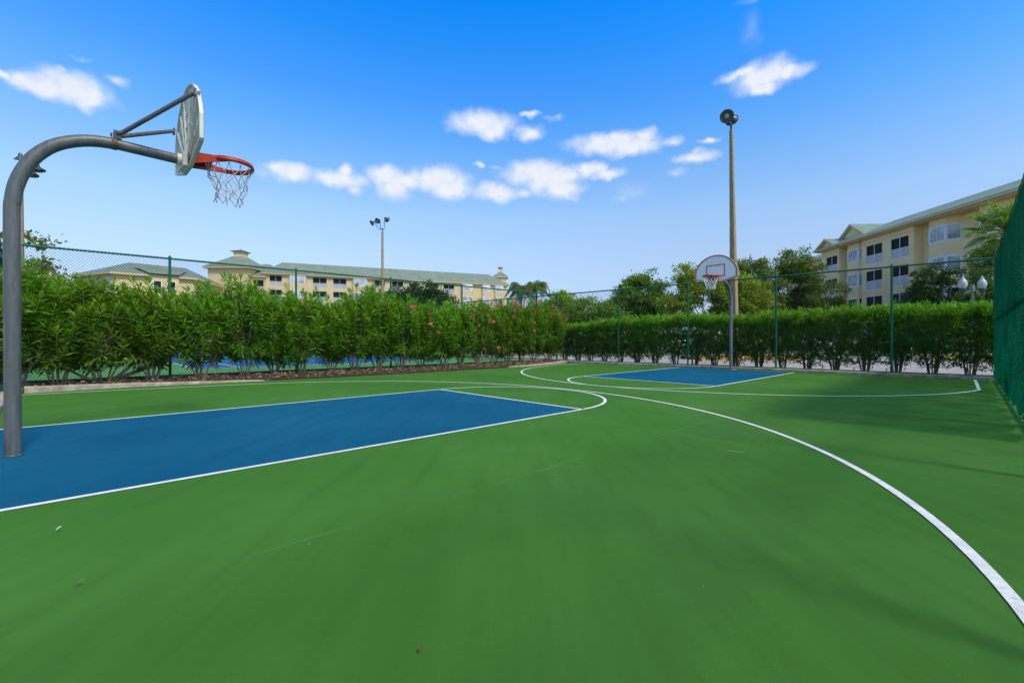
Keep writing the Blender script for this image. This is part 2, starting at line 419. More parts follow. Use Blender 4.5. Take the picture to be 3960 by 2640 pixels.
# ------------------------------------------------------------------ mesh builder
class MB:
    def __init__(s):
        s.v = []; s.f = []; s.m = []; s.sm = []
        s.uv = None
    def add(s, vs, fs, mi=0, smooth=False):
        o = len(s.v)
        s.v.extend([tuple(p) for p in vs])
        for f in fs:
            s.f.append([i+o for i in f]); s.m.append(mi); s.sm.append(smooth)
    def quad(s, a, b, c, d, mi=0):
        s.add([a, b, c, d], [(0, 1, 2, 3)], mi)
    def poly(s, pts, mi=0):
        s.add(pts, [tuple(range(len(pts)))], mi)
    def box(s, x0, x1, y0, y1, z0, z1, mi=0):
        v = [(x0,y0,z0),(x1,y0,z0),(x1,y1,z0),(x0,y1,z0),(x0,y0,z1),(x1,y0,z1),(x1,y1,z1),(x0,y1,z1)]
        s.add(v, [(0,3,2,1),(4,5,6,7),(0,1,5,4),(1,2,6,5),(2,3,7,6),(3,0,4,7)], mi)
    def bbox(s, x0, x1, y0, y1, z0, z1, bv, mi=0):
        """box with chamfered vertical and top edges"""
        P = [(x0+bv,y0),(x1-bv,y0),(x1,y0+bv),(x1,y1-bv),(x1-bv,y1),(x0+bv,y1),(x0,y1-bv),(x0,y0+bv)]
        Q = [(x0+2*bv,y0+bv),(x1-2*bv,y0+bv),(x1-bv,y0+2*bv),(x1-bv,y1-2*bv),(x1-2*bv,y1-bv),(x0+2*bv,y1-bv),(x0+bv,y1-2*bv),(x0+bv,y0+2*bv)]
        v = [(*p, z0) for p in P]+[(*p, z1-bv) for p in P]+[(*q, z1) for q in Q]
        f = [tuple(range(7, -1, -1)), tuple(range(16, 24))]
        for i in range(8):
            j = (i+1) % 8
            f.append((i, j, 8+j, 8+i)); f.append((8+i, 8+j, 16+j, 16+i))
        s.add(v, f, mi)
    def prism(s, poly2, z0, z1, mi=0, top=True, bottom=True):
        n = len(poly2)
        v = [(*p, z0) for p in poly2]+[(*p, z1) for p in poly2]
        f = []
        if bottom: f.append(tuple(range(n-1, -1, -1)))
        if top: f.append(tuple(range(n, 2*n)))
        for i in range(n):
            j = (i+1) % n
            f.append((i, j, n+j, n+i))
        s.add(v, f, mi)
    def extr(s, pts3, d, mi=0):
        """extrude a planar 3-D polygon by vector d"""
        n = len(pts3)
        v = list(pts3)+[tuple(p[i]+d[i] for i in range(3)) for p in pts3]
        f = [tuple(range(n-1, -1, -1)), tuple(range(n, 2*n))]
        for i in range(n):
            j = (i+1) % n
            f.append((i, j, n+j, n+i))
        s.add(v, f, mi)
    def tube(s, pts, r, n=8, mi=0, cap=True, smooth=True):
        pts = [Vector(p) for p in pts]
        if not isinstance(r, (list, tuple)):
            r = [r]*len(pts)
        rings = []; up = None
        for i, p in enumerate(pts):
            if i == 0: d = pts[1]-p
            elif i == len(pts)-1: d = p-pts[i-1]
            else: d = (pts[i+1]-p).normalized()+(p-pts[i-1]).normalized()
            d = d.normalized() if d.length > 1e-9 else Vector((0,0,1))
            if up is None:
                up = Vector((0,0,1)) if abs(d.z) < 0.9 else Vector((1,0,0))
            u = d.cross(up)
            if u.length < 1e-4:
                u = d.cross(Vector((0,1,0)))
            u.normalize(); w = d.cross(u).normalized()
            up = -w if False else up
            rings.append([p+(u*math.cos(2*math.pi*k/n)+w*math.sin(2*math.pi*k/n))*r[i] for k in range(n)])
        v = [q for g in rings for q in g]; f = []
        for i in range(len(rings)-1):
            for k in range(n):
                k2 = (k+1) % n
                f.append((i*n+k, (i+1)*n+k, (i+1)*n+k2, i*n+k2))
        s.add(v, f, mi, smooth)
        if cap:
            s.add(rings[0], [tuple(range(n))], mi)
            s.add(rings[-1], [tuple(range(n-1, -1, -1))], mi)
    def lathe(s, prof, c=(0,0,0), n=16, axis=None, mi=0, smooth=True):
        """prof: list of (r, h); axis: direction of h"""
        ax = Vector(axis).normalized() if axis else Vector((0,0,1))
        u = ax.cross(Vector((0,0,1)))
        if u.length < 1e-3: u = Vector((1,0,0))
        u.normalize(); w = ax.cross(u)
        c = Vector(c); v = []; f = []
        for r, h in prof:
            for k in range(n):
                a = 2*math.pi*k/n
                v.append(c+ax*h+(u*math.cos(a)+w*math.sin(a))*r)
        for i in range(len(prof)-1):
            for k in range(n):
                k2 = (k+1) % n
                f.append((i*n+k, i*n+k2, (i+1)*n+k2, (i+1)*n+k))
        s.add(v, f, mi, smooth)
    def strip(s, pts, w, z, mi=0):
        """flat ribbon along 2-D points"""
        L = []; Rr = []
        n = len(pts)
        for i, p in enumerate(pts):
            a = pts[max(0, i-1)]; b = pts[min(n-1, i+1)]
            d = Vector((b[0]-a[0], b[1]-a[1])).normalized()
            nn = Vector((-d.y, d.x))*(w/2)
            L.append((p[0]+nn.x, p[1]+nn.y, z)); Rr.append((p[0]-nn.x, p[1]-nn.y, z))
        v = L+Rr
        s.add(v, [(i+n, i+1+n, i+1, i) for i in range(n-1)], mi)
    def build(s, name, mats, parent=None, loc=None, world=False):
        me = bpy.data.meshes.new(name)
        vs = s.v
        if world and parent is not None:
            inv = (Matrix.Translation(parent.location) @ parent.rotation_euler.to_matrix().to_4x4()).inverted()
            vs = [tuple(inv @ Vector(p)) for p in vs]
        me.from_pydata([tuple(p) for p in vs], [], s.f)
        if not isinstance(mats, (list, tuple)): mats = [mats]
        for mm in mats: me.materials.append(mm)
        me.polygons.foreach_set('material_index', s.m)
        me.polygons.foreach_set('use_smooth', s.sm)
        me.update()
        o = bpy.data.objects.new(name, me)
        col.objects.link(o)
        if parent is not None: o.parent = parent
        if loc: o.location = loc
        return o

def tag(o, label=None, cat=None, group=None, kind=None):
    if label: o['label'] = label
    if cat: o['category'] = cat
    if group: o['group'] = group
    if kind: o['kind'] = kind
    return o

def thing(name, label, cat, loc=(0,0,0), rz=0.0, group=None):
    o = bpy.data.objects.new(name, None)
    o.empty_display_size = 0.2
    col.objects.link(o)
    o.location = loc; o.rotation_euler = (0, 0, rz)
    return tag(o, label, cat, group)

def struct(name, mb, m):
    return tag(mb.build(name, m), kind='structure')

def copy_thing(o, parent=None):
    c = o.copy(); col.objects.link(c)
    if parent is not None: c.parent = parent
    for ch in list(o.children):
        copy_thing(ch, c)
    return c

def leaf_mesh(name, P, D, L, Wd, T, mats, parent=None, fold=0.25, N=None, mid=0.45, seed=0):
    """many small folded leaves: P base, D unit direction, L length, Wd width, T tint"""
    n = len(P)
    g = np.random.default_rng(seed+n)
    P = np.asarray(P, float); D = np.asarray(D, float)
    D = D/np.maximum(np.linalg.norm(D, axis=1, keepdims=True), 1e-9)
    if N is None:
        N = g.normal(size=(n, 3)); N[:, 2] = np.abs(N[:, 2])+0.5
    S = np.cross(D, N); S /= np.maximum(np.linalg.norm(S, axis=1, keepdims=True), 1e-9)
    U = np.cross(S, D)
    L = np.broadcast_to(np.asarray(L, float), (n,))[:, None]
    Wd = np.broadcast_to(np.asarray(Wd, float), (n,))[:, None]
    v = np.empty((n, 4, 3))
    v[:, 0] = P
    v[:, 1] = P+D*L*mid+S*Wd/2+U*Wd*fold
    v[:, 2] = P+D*L
    v[:, 3] = P+D*L*mid-S*Wd/2+U*Wd*fold
    base = (np.arange(n)*4)[:, None]
    idx = np.concatenate([base+np.array([[0, 3, 2]]), base+np.array([[0, 2, 1]])], axis=1).reshape(-1)
    me = bpy.data.meshes.new(name)
    me.vertices.add(n*4); me.vertices.foreach_set('co', v.reshape(-1))
    me.loops.add(n*6); me.loops.foreach_set('vertex_index', idx.astype(np.int32))
    me.polygons.add(n*2)
    me.polygons.foreach_set('loop_start', (np.arange(n*2)*3).astype(np.int32))
    me.update(calc_edges=True)
    at = me.attributes.new('tint', 'FLOAT', 'POINT')
    at.data.foreach_set('value', np.repeat(np.clip(np.asarray(T, float), 0, 1), 4).astype(np.float32))
    me.materials.append(mats)
    me.validate()
    o = bpy.data.objects.new(name, me); col.objects.link(o)
    if parent is not None: o.parent = parent
    return o

# ------------------------------------------------------------------ ground, courts, roads
mb = MB(); mb.quad((-700,-300,-0.06),(700,-300,-0.06),(700,900,-0.06),(-700,900,-0.06))
struct('ground', mb, M['ground'])

def FAR(l): return 16.75+0.07*l          # line of the far fence
def LEFT(a): return -8.5+0.055*a          # line of the left fence
RIGHT = 6.28                              # line of the right fence
edge_left = [(-0.5,-6.80),(1.2,-6.86),(2.8,-6.62),(4.7,-6.42),(7.0,-6.28),(9.6,-6.22),(12.0,-6.20),(13.6,-6.28),(15.2,-6.56),(16.02,-6.82)]
def court_poly(z):
    pts = [(-0.5, 6.62)]+[(a, l) for a, l in edge_left]+[(FAR(-6.8)-0.19, -6.8), (FAR(6.2)-0.19, 6.3)]
    return [W3(a, l, z) for a, l in pts]
mb = MB(); mb.poly(court_poly(0.0)[::-1])
struct('court', mb, M['court'])
mb = MB(); mb.quad(W3(-6,9,-0.012),W3(-0.5,9,-0.012),W3(-0.5,-9,-0.012),W3(-6,-9,-0.012))
struct('walkway', mb, M['walk'])

KW, KL, ZR, RAD = 1.845, 5.80, 1.68, 6.06
for nm, a0, sg in (('near', 0.0, 1), ('far', FARA, -1)):
    mb = MB()
    q = [W3(a0-sg*(0.45 if sg > 0 else 0.0), -KW, 0.002), W3(a0-sg*(0.45 if sg > 0 else 0.0), KW, 0.002), W3(a0+sg*KL, KW, 0.002), W3(a0+sg*KL, -KW, 0.002)]
    mb.poly(q if sg > 0 else q[::-1])
    struct('key_paint', mb, M['key'])
    for side in (-1, 1):
        mb = MB(); mb.strip([W(a0-sg*(0.45 if sg > 0 else 0.12), side*KW), W(a0+sg*KL, side*KW)], 0.05, 0.0040)
        struct('lane_line', mb, M['line'])
    mb = MB(); mb.strip([W(a0+sg*KL, -KW+0.027), W(a0+sg*KL, KW-0.027)], 0.05, 0.0040)
    struct('free_throw_line', mb, M['line'])
    mb = MB()
    mb.strip([W(a0+sg*(KL+0.027+(KW-0.02)*math.cos(t)), (KW-0.0)*math.sin(t)) for t in np.linspace(-math.pi/2, math.pi/2, 49)], 0.05, 0.0045)
    struct('free_throw_arc', mb, M['line'])
    pts = []
    if sg > 0:
        pts += [(-0.5, -6.42), (0.5, -6.32), (1.3, -6.17)]
        pts += [(1.65+6.09*math.cos(t), 0.12+6.09*math.sin(t)) for t in np.linspace(-math.pi/2+0.12, math.pi/2, 90)]
        pts += [(0.6, 6.21), (-0.5, 6.21)]
    else:
        c = FARA-ZR
        pts += [(16.10, -6.03), (15.6, -6.03)]
        pts += [(c-5.97*math.cos(t), 5.97*math.sin(t)) for t in np.linspace(-math.pi/2, math.pi/2-0.16, 90)]
        pts += [(c-0.55, 5.87), (c+0.1, 5.86), (16.95, 5.80)]
    mb = MB(); mb.strip([W(*p) for p in pts], 0.055, 0.0060)
    struct('three_point_line', mb, M['line'])

# kerbs
def kerb(pts, w, h0, h1=None, m='concrete', nm='kerb'):
    """pts: (a,l) centre line, top height can taper from h0 to h1"""
    mb = MB(); n = len(pts); h1 = h0 if h1 is None else h1
    P2 = [Vector(W(*p)) for p in pts]; sec = []
    for i in range(n):
        d = (P2[min(n-1, i+1)]-P2[max(0, i-1)]).normalized(); q = Vector((-d.y, d.x))
        h = h0+(h1-h0)*i/(n-1)
        jit = random.uniform(-0.006, 0.006)
        sec.append([(*(P2[i]+q*(w/2)), -0.05), (*(P2[i]+q*(w/2)), h-0.02), (*(P2[i]+q*(w/2-0.02)), h+jit), (*(P2[i]-q*(w/2-0.02)), h+jit), (*(P2[i]-q*(w/2)), h-0.02), (*(P2[i]-q*(w/2)), -0.05)])
    v = [p for s_ in sec for p in s_]; f = []
    for i in range(n-1):
        for k in range(5):
            f.append((i*6+k, i*6+k+1, (i+1)*6+k+1, (i+1)*6+k))
    f.append((0, 5, 4, 3, 2, 1)); f.append(tuple((n-1)*6+k for k in range(6)))
    mb.add(v, f)
    return struct(nm, mb, M[m])
def interp(pts, step=0.35):
    out = []
    for (a, b) in zip(pts[:-1], pts[1:]):
        k = max(1, int(math.hypot(b[0]-a[0], b[1]-a[1])/step))
        for i in range(k): out.append((a[0]+(b[0]-a[0])*i/k, a[1]+(b[1]-a[1])*i/k))
    out.append(pts[-1]); return out
kerb(interp([(-0.39,-6.93),(1.2,-6.97),(2.8,-6.73),(3.9,-6.62)]), 0.20, 0.125, 0.02)
kerb(interp([(11.9,-6.31),(13.6,-6.39),(15.2,-6.67),(16.0,-6.95)]), 0.20, 0.03, 0.11)
kerb(interp([(FAR(-6.75)-0.08,-6.75),(FAR(6.25)-0.08,6.25)]), 0.21, 0.10)
kerb(interp([(-0.50,-6.85),(-0.50,6.2)]), 0.20, 0.11)

mb = MB(); up_ = []; dn_ = []
for i in range(41):
    l = 1.95+4.0*i/40
    wd = max(.03, .10+.12*math.sin(i*.42)+.09*math.sin(i*.95+1)+random.uniform(-.02,.02))*math.sin(math.pi*min(1,(i+.6)/41))**.5
    up_.append(W3(FAR(l)-.188, l, .0022)); dn_.append(W3(FAR(l)-.19-wd, l, .0022))
mb.add(up_+dn_, [(i, i+1, 42+i, 41+i) for i in range(40)])
struct('damp_stain', mb, mat('damp_dirt', (0.030, 0.042, 0.018), 0.5, 0.4, 6.0, spec=0.3))
# mulch bed under the oleanders (lumpy)
mb = MB(); na, nl = 120, 10
vs = []
for i in range(na+1):
    a = -0.36+(16.35)*i/na
    le = np.interp(a, [e[0] for e in edge_left], [e[1] for e in edge_left])-(0.22 if (a < 3.6 or a > 12.4) else 0.005)
    lf = LEFT(a)-0.15
    for j in range(nl+1):
        t = j/nl
        z = 0.012+0.07*math.sin(min(1, t*3)*math.pi/2)+random.uniform(-0.02, 0.025)*(0.2 if j == 0 else 1)
        vs.append(W3(a+random.uniform(-.03, .03), le+(lf-le)*t, z))
fs = [(i*(nl+1)+j, (i+1)*(nl+1)+j, (i+1)*(nl+1)+j+1, i*(nl+1)+j+1) for i in range(na) for j in range(nl)]
mb.add(vs, fs, 0, True); struct('mulch_bed', mb, M['mulch'])
n = 5200
a = rng.uniform(-0.3, 16.2, n)
le = np.interp(a, [e[0] for e in edge_left], [e[1] for e in edge_left])
t = rng.beta(1.1, 1.6, n)
l = le-0.02+(LEFT(a)-0.1-le)*t - np.where((a < 3.6) | (a > 12.4), 0.2*(1-t), 0)
P = np.array([W3(x, y, 0.035+0.06*min(1, 3*tt)+random.uniform(0, .03)) for x, y, tt in zip(a, l, t)])
D = rng.normal(size=(n, 3)); D[:, 2] *= 0.25
o = leaf_mesh('leaf_litter', P, D, rng.uniform(0.03, 0.12, n), rng.uniform(0.012, 0.03, n), rng.uniform(0, 1, n)**1.6, M['litter'])
tag(o, 'dry brown leaves and bark chips strewn under the oleander hedge', 'leaf litter', kind='stuff')

# tennis court on the other side of the left fence
mb = MB(); mb.quad(W3(-1.1,-8.75,-0.006),W3(-1.1,-46,-0.006),W3(19.5,-46,-0.006),W3(17.0,-7.7,-0.006))
struct('tennis_court', mb, M['tgreen'])
mb = MB(); mb.quad(W3(3.3,-13.3,-0.001),W3(3.3,-37.1,-0.001),W3(14.3,-37.1,-0.001),W3(14.3,-13.3,-0.001))
struct('tennis_court_paint', mb, M['tblue'])
mb = MB()
def seg(a0, l0, a1, l1, w=0.06, z=0.003): mb.strip([W(a0, l0), W(a1, l1)], w, z)
seg(3.3,-13.3,14.3,-13.3,0.10); seg(3.3,-37.1,14.3,-37.1,0.10)
seg(3.3,-13.36,3.3,-37.04); seg(14.3,-13.36,14.3,-37.04)
seg(4.67,-13.36,4.67,-37.04); seg(12.93,-13.36,12.93,-37.04)
seg(4.70,-18.8,12.90,-18.8); seg(4.70,-31.6,12.90,-31.6); seg(8.8,-18.84,8.8,-31.56)
struct('tennis_court_lines', mb, M['line'])

# road, parking lot, lawn beyond the far hedge
mb = MB(); mb.quad((-3,12,-0.03),(60,12,-0.03),(60,34,-0.03),(-3,34,-0.03)); struct('road', mb, M['road'])
mb = MB(); mb.quad((9.8,24.1,0.06),(41,24.1,0.06),(41,27.5,0.06),(9.8,27.5,0.06)); struct('grass_island', mb, M['grass'])
mb = MB(); mb.quad((-3,34,-0.02),(60,34,-0.02),(60,75,-0.02),(-3,75,-0.02)); struct('parking_lot', mb, M['park'])
mb = MB(); mb.quad((-20,29,-0.01),(9.5,29,-0.01),(9.5,75,-0.01),(-20,75,-0.01)); struct('lawn', mb, M['grass'])
for x0, x1, m in ((9.8, 15.6, 'yellow'), (15.62, 22.5, 'concrete'), (22.52, 24.2, 'yellow'), (24.22, 30.5, 'redkerb'), (30.52, 41, 'concrete')):
    mb = MB(); mb.bbox(x0, x1, 23.75, 24.1, -0.03, 0.14, 0.02); struct('kerb', mb, M[m])
mb = MB(); mb.bbox(-3, 9.4, 28.8, 29.0, -0.03, 0.13, 0.02); struct('kerb', mb, M['concrete'])
# soil strip under the far hedge
mb = MB(); mb.quad(W3(FAR(-7.4)+0.04,-7.4,0.03),W3(FAR(6.6)+0.04,6.6,0.03),W3(FAR(6.6)+1.5,6.6,0.02),W3(FAR(-7.4)+1.5,-7.4,0.02)[:3])
struct('planting_strip', mb, M['mulch'])

# ------------------------------------------------------------------ basketball hoops
def arc_pts(c, r, t0, t1, n):
    return [(c[0]+r*math.cos(t), c[1]+r*math.sin(t)) for t in np.linspace(t0, t1, n)]
def board_outline(s=1.0, zc=3.24):
    """(y,z) outline of a fan backboard, counter-clockwise seen from +x; s insets it"""
    pts = [(-0.20, 2.87), (0.20, 2.87), (0.66, 2.985), (0.685, 3.01), (0.685, 3.25)]
    t0 = math.atan2(0.210, 0.685)
    pts += [(0.7165*math.cos(t), 3.040+0.7165*math.sin(t)) for t in np.linspace(t0, math.pi-t0, 29)][1:-1]
    pts += [(-0.685, 3.25), (-0.685, 3.01), (-0.66, 2.985)]
    return [(y*s, zc+(z-zc)*s) for y, z in pts]

def make_hoop(name, label, loc, rz, polem, netm, seed, group):
    g = random.Random(seed)
    t = thing(name, label, 'basketball hoop', loc, rz, group)
    mb = MB()
    prof = [(0,0.0),(0,1.2),(0,2.12),(0.006,2.26),(0.025,2.40),(0.067,2.54),(0.131,2.675),(0.225,2.795),(0.329,2.875),(0.453,2.933),(0.566,2.962),(0.68,2.974)]
    pv = [Vector((x,0,z)) for x, z in prof]; fine = [pv[0]]
    for i in range(len(pv)-1):
        q0, q1, q2, q3 = pv[max(0,i-1)], pv[i], pv[i+1], pv[min(len(pv)-1,i+2)]
        for s_ in (.25,.5,.75,1.0):
            if i < 1 and s_ < 1: continue
            fine.append(.5*((2*q1)+(q2-q0)*s_+(2*q0-5*q1+4*q2-q3)*s_*s_+(3*q1-q0-3*q2+q3)*s_**3))
    mb.tube(fine, 0.0550, 28, cap=False)
    mb.lathe([(0.055,0.0),(0.062,0.0),(0.060,0.006),(0.0552,0.011)], (0,0,0.001), 24, mi=0)
    mb.build('pole', M[polem], t)
    mb = MB(); mb.tube([(0.66,0,2.974),(0.70,0,2.975),(0.705,0,2.975)], [0.0585,0.0585,0.052], 24); mb.build('weld_joint', M['rust'], t)
    mb = MB(); mb.tube([(0.70,0,2.975),(1.20,0,2.968)], 0.0515, 24); mb.build('arm', M[polem], t)
    mb = MB()
    mb.tube([(1.185,0,2.968),(1.262,0,2.966)], 0.062, 24)
    mb.bbox(1.222,1.264,-0.12,0.12,2.885,3.03,0.006); mb.build('mounting_collar', M['board'], t)
    mb = MB()
    mb.box(0.675,0.735,-0.045,-0.033,3.02,3.10); mb.box(0.675,0.735,0.033,0.045,3.02,3.10); mb.box(0.675,0.735,-0.033,0.033,3.02,3.045)
    mb.tube([(0.705,-0.065,3.075),(0.705,0.065,3.075)], 0.012, 8); mb.tube([(0.66,0.0,3.04),(0.66,0.0,3.075)], 0.008, 6)
    mb.build('brace_bracket', M['lampdark'], t)
    for sd in (-1, 1):
        mb = MB()
        mb.tube([(0.700,sd*0.03,3.068),(0.735,sd*0.05,3.082),(1.215,sd*0.555,3.455),(1.245,sd*0.585,3.474)], [0.015,0.021,0.021,0.013], 12)
        mb.bbox(1.236,1.256,sd*0.59-0.03,sd*0.59+0.03,3.44,3.51,0.004)
        mb.build('brace', M[polem], t)
    # backboard: skin, flange and moulded ribs behind it
    out = board_outline(); inn = board_outline(0.968)
    mb = MB(); n = len(out); xf, xs, xb = 1.30, 1.290, 1.266
    mb.poly([(xf,y,z) for y, z in out])
    for i in range(n):
        j = (i+1) % n
        (y0,z0),(y1,z1),(p0,q0),(p1,q1) = out[i],out[j],inn[i],inn[j]
        mb.quad((xf,y0,z0),(xb,y0,z0),(xb,y1,z1),(xf,y1,z1))
        mb.quad((xb,y0,z0),(xb,p0,q0),(xb,p1,q1),(xb,y1,z1))
        mb.quad((xb,p0,q0),(xs,p0,q0),(xs,p1,q1),(xb,p1,q1))
    mb.poly([(xs,y,z) for y, z in inn][::-1])
    brd = mb.build('backboard', M['board'], t)
    rb = MB()
    def rib(y0,z0,y1,z1,w=0.013,x0=1.271):
        d = Vector((y1-y0,z1-z0)).normalized(); q = Vector((-d.y,d.x))*w/2
        c = [(y0+q.x,z0+q.y),(y0-q.x,z0-q.y),(y1-q.x,z1-q.y),(y1+q.x,z1+q.y)]
        c2 = [(y0+q.x*.5,z0+q.y*.5),(y0-q.x*.5,z0-q.y*.5),(y1-q.x*.5,z1-q.y*.5),(y1+q.x*.5,z1+q.y*.5)]
        v = [(xs-0.0005,*p) for p in c]+[(x0,*p) for p in c2]
        rb.add(v, [(0,1,2,3),(7,6,5,4),(0,4,5,1),(1,5,6,2),(2,6,7,3),(3,7,4,0)])
    ang = [R(x) for x in (18, 38, 58, 76, 104, 122, 142, 162)]
    for k, an in enumerate(ang):
        r1 = 0.63/max(abs(math.cos(an)), 0.001) if abs(math.cos(an))*0.70 > 0.635 else 0.70
        r1 = min(r1, 0.71)
        rib(0.09*math.cos(an), 2.98+0.05*math.sin(an), r1*0.985*math.cos(an), 2.965+r1*1.04*math.sin(an), x0=1.268+0.0004*k)
    for rr, dx in ((0.25, 0.004), (0.40, 0.006), (0.55, 0.008)):
        for k in range(len(ang)-1):
            p, q = ang[k], ang[k+1]
            rib((rr*math.cos(p)), 2.965+rr*math.sin(p), rr*math.cos(q), 2.965+rr*math.sin(q), 0.010, 1.272+dx)
    for sd in (-1, 1):
        rib(sd*0.12,2.91,sd*0.62,3.02,0.012,1.2715); rib(sd*0.30,2.925,sd*0.655,3.20,0.012,1.2725)
        rib(sd*0.60,3.50,sd*0.13,3.02,0.022,1.2665)
    rb.build('rib', M['board'], brd)
    # painted front
    mb = MB(); mb.poly([(1.3025,y,z) for y, z in board_outline(0.885)]); mb.build('board_face', M['boardwhite'], brd)
    o1, o2 = board_outline(0.988), board_outline(0.912); mb = MB()
    for i in range(n):
        j = (i+1) % n
        mb.quad((1.3045,*o1[i]),(1.3045,*o1[j]),(1.3045,*o2[j]),(1.3045,*o2[i]))
    mb.build('border_stripe', M['orange'], brd)
    mb = MB(); w, z0, z1, s = 0.305, 3.045, 3.445, 0.042
    for (ya,yb,za,zb) in ((-w,w,z1-s,z1),(-w,w,z0,z0+s),(-w,-w+s,z0+s,z1-s),(w-s,w,z0+s,z1-s)):
        mb.quad((1.3055,ya,za),(1.3055,yb,za),(1.3055,yb,zb),(1.3055,ya,zb))
    mb.build('target_square', M['orange'], brd)
    # rim
    RC = (ZR, 0, 3.05); rr = 0.229
    mb = MB()
    ring = [(RC[0]+rr*math.cos(a), rr*math.sin(a), RC[2]) for a in np.linspace(0, 2*math.pi, 49)]
    mb.tube(ring, 0.010, 8, cap=False)
    mb.tube([(RC[0]+(rr+0.008)*math.cos(a), (rr+0.008)*math.sin(a), RC[2]-0.024) for a in np.linspace(0, 2*math.pi, 49)], 0.009, 8, cap=False)
    mb.lathe([(rr-0.006,0.0),(rr+0.010,-0.004),(rr+0.012,-0.045),(rr+0.002,-0.046),(rr-0.006,0.0)], RC, 48)
    mb.bbox(1.306,1.318,-0.10,0.10,2.955,3.06,0.003)
    for sd in (-1, 1):
        p = [(1.318,sd*0.10,3.058),(1.318,sd*0.10,2.935),(1.62,sd*0.232,3.002),(1.70,sd*0.240,3.022),(1.70,sd*0.240,3.044)]
        q = [(x,y-sd*0.006,z) for x,y,z in p]
        mb.add(p+q, [(0,1,2,3,4),(9,8,7,6,5)]+[(i,5+i,5+(i+1)%5,(i+1)%5) for i in range(5)])
    mb.quad((1.318,-0.10,3.054),(1.318,0.10,3.054),(1.53,0.168,3.050),(1.53,-0.168,3.050))
    mb.quad((1.318,-0.10,3.050),(1.53,-0.168,3.046),(1.53,0.168,3.046),(1.318,0.10,3.050))
    rim = mb.build('rim', M['red'], t)
    for k in range(12):
        a_ = 2*math.pi*(k+0.5)/12; mbh = MB()
        cx, cy = RC[0]+rr*math.cos(a_), rr*math.sin(a_)
        ta = Vector((-math.sin(a_), math.cos(a_), 0))*0.016; c = Vector((cx, cy, RC[2]-0.05))
        mbh.tube([c-ta+Vector((0,0,.01)), c-ta*0.6+Vector((0,0,-.012)), c+ta*0.6+Vector((0,0,-.012)), c+ta+Vector((0,0,.01))], 0.0035, 5)
        mbh.build('hook', M['net'] if netm == 'net' else M['boardwhite'], rim)
    # net
    mb = MB()
    lev = [(-0.055,0.222),(-0.155,0.195),(-0.235,0.165),(-0.305,0.142),(-0.365,0.130),(-0.425,0.132)]
    old = netm == 'oldnet'
    def nd(i, j):
        a_ = 2*math.pi*(i+0.5+0.5*(j % 2))/12
        h = random.Random(seed*1000+j*50+(i % 12)); k = (0.03 if old else 0.010)*(0 if j == 0 else 1)
        r = lev[j][1]
        return Vector((RC[0]+r*math.cos(a_)+h.uniform(-k,k), r*math.sin(a_)+h.uniform(-k,k), RC[2]+lev[j][0]+h.uniform(-k,k)))
    cr = 0.0042 if old else 0.0062
    for j in range(5):
        for i in range(12):
            A = nd(i, j)
            for B in (nd(i, j+1), nd(i-1 if j % 2 == 0 else i+1, j+1)):
                if old and j > 1 and g.random() < 0.10: continue
                mid = (A+B)/2+Vector((g.uniform(-.008,.008), g.uniform(-.008,.008), -g.uniform(0,.012)))
                mb.tube([A, mid, B], cr, 5, cap=False)
    for j in range(1, 6):
        for i in range(12):
            p = nd(i, j); mb.lathe([(0.0,-0.010),(0.0085,-0.004),(0.0085,0.004),(0.0,0.010)], p, 6)
    mb.build('net', M[netm], t)
    return t
make_hoop('basketball_hoop', 'grey gooseneck basketball hoop seen from behind with frayed net, at the left edge', W3(0,0,0.004), AXANG+R(1.5), 'pole', 'oldnet', 3, 'basketball hoops')
make_hoop('basketball_hoop', 'white fan backboard with orange border on a gooseneck pole before the far fence', W3(FARA,0,0.004), AXANG+math.pi, 'polelite', 'net', 5, 'basketball hoops')

# ------------------------------------------------------------------ chain link fences
def chain_fence(label, p0, p1, posts, zb=0.11, zt=3.10, pitch=0.070, wr=0.0024, mid=None, name='chain_link_fence', postr=0.030, cornr=0.040, corners=()):
    p0, p1 = Vector(p0), Vector(p1)
    d = p1-p0; Lh = d.length; d.normalize()
    t = thing(name, label, 'fence', (p0.x, p0.y, 0), math.atan2(d.y, d.x))
    for x in posts:
        r = cornr if x in corners else postr
        mb = MB(); mb.tube([(x,0,0.0),(x,0,zt+0.02)], r, 12)
        mb.lathe([(r+0.006,0.0),(r+0.006,0.02),(r*0.7,0.05),(0.004,0.065)], (x,0,zt+0.02), 12)
        mb.build('post', M['fence'], t)
    for nm, z in (('top_rail', zt), ('bottom_rail', zb))+((('mid_rail', mid),) if mid else ()):
        mb = MB(); mb.tube([(0,0,z),(Lh/2,0.0,z+0.004),(Lh,0,z)], 0.024 if nm != 'bottom_rail' else 0.022, 8); mb.build(nm, M['fence'], t)
    mb = MB(); H = zt-zb+0.09; zb0 = zb-0.05
    k = -H
    y = 0.034
    while k < Lh:
        for sgn, yo in ((1, y+0.0015), (-1, y-0.0015)):
            # line x = k + s (0<=s<=H), z = s (sgn 1) or H - s
            s0, s1 = max(0, -k), min(H, Lh-k)
            if s1-s0 > 0.02:
                za, zb_ = (s0, s1) if sgn > 0 else (H-s0, H-s1)
                A = Vector((k+s0, yo, zb0+za)); B = Vector((k+s1, yo, zb0+zb_))
                mb.tube([A, B], wr, 4, cap=False, smooth=False)
        k += pitch
    mb.build('chain_link_mesh', M['wire'], t)
    return t
def on_left(a): return W(a, LEFT(a))
pL0, pL1 = on_left(-4.0), on_left(16.25)
LL = math.hypot(pL1[0]-pL0[0], pL1[1]-pL0[1]); sc_ = LL/20.25
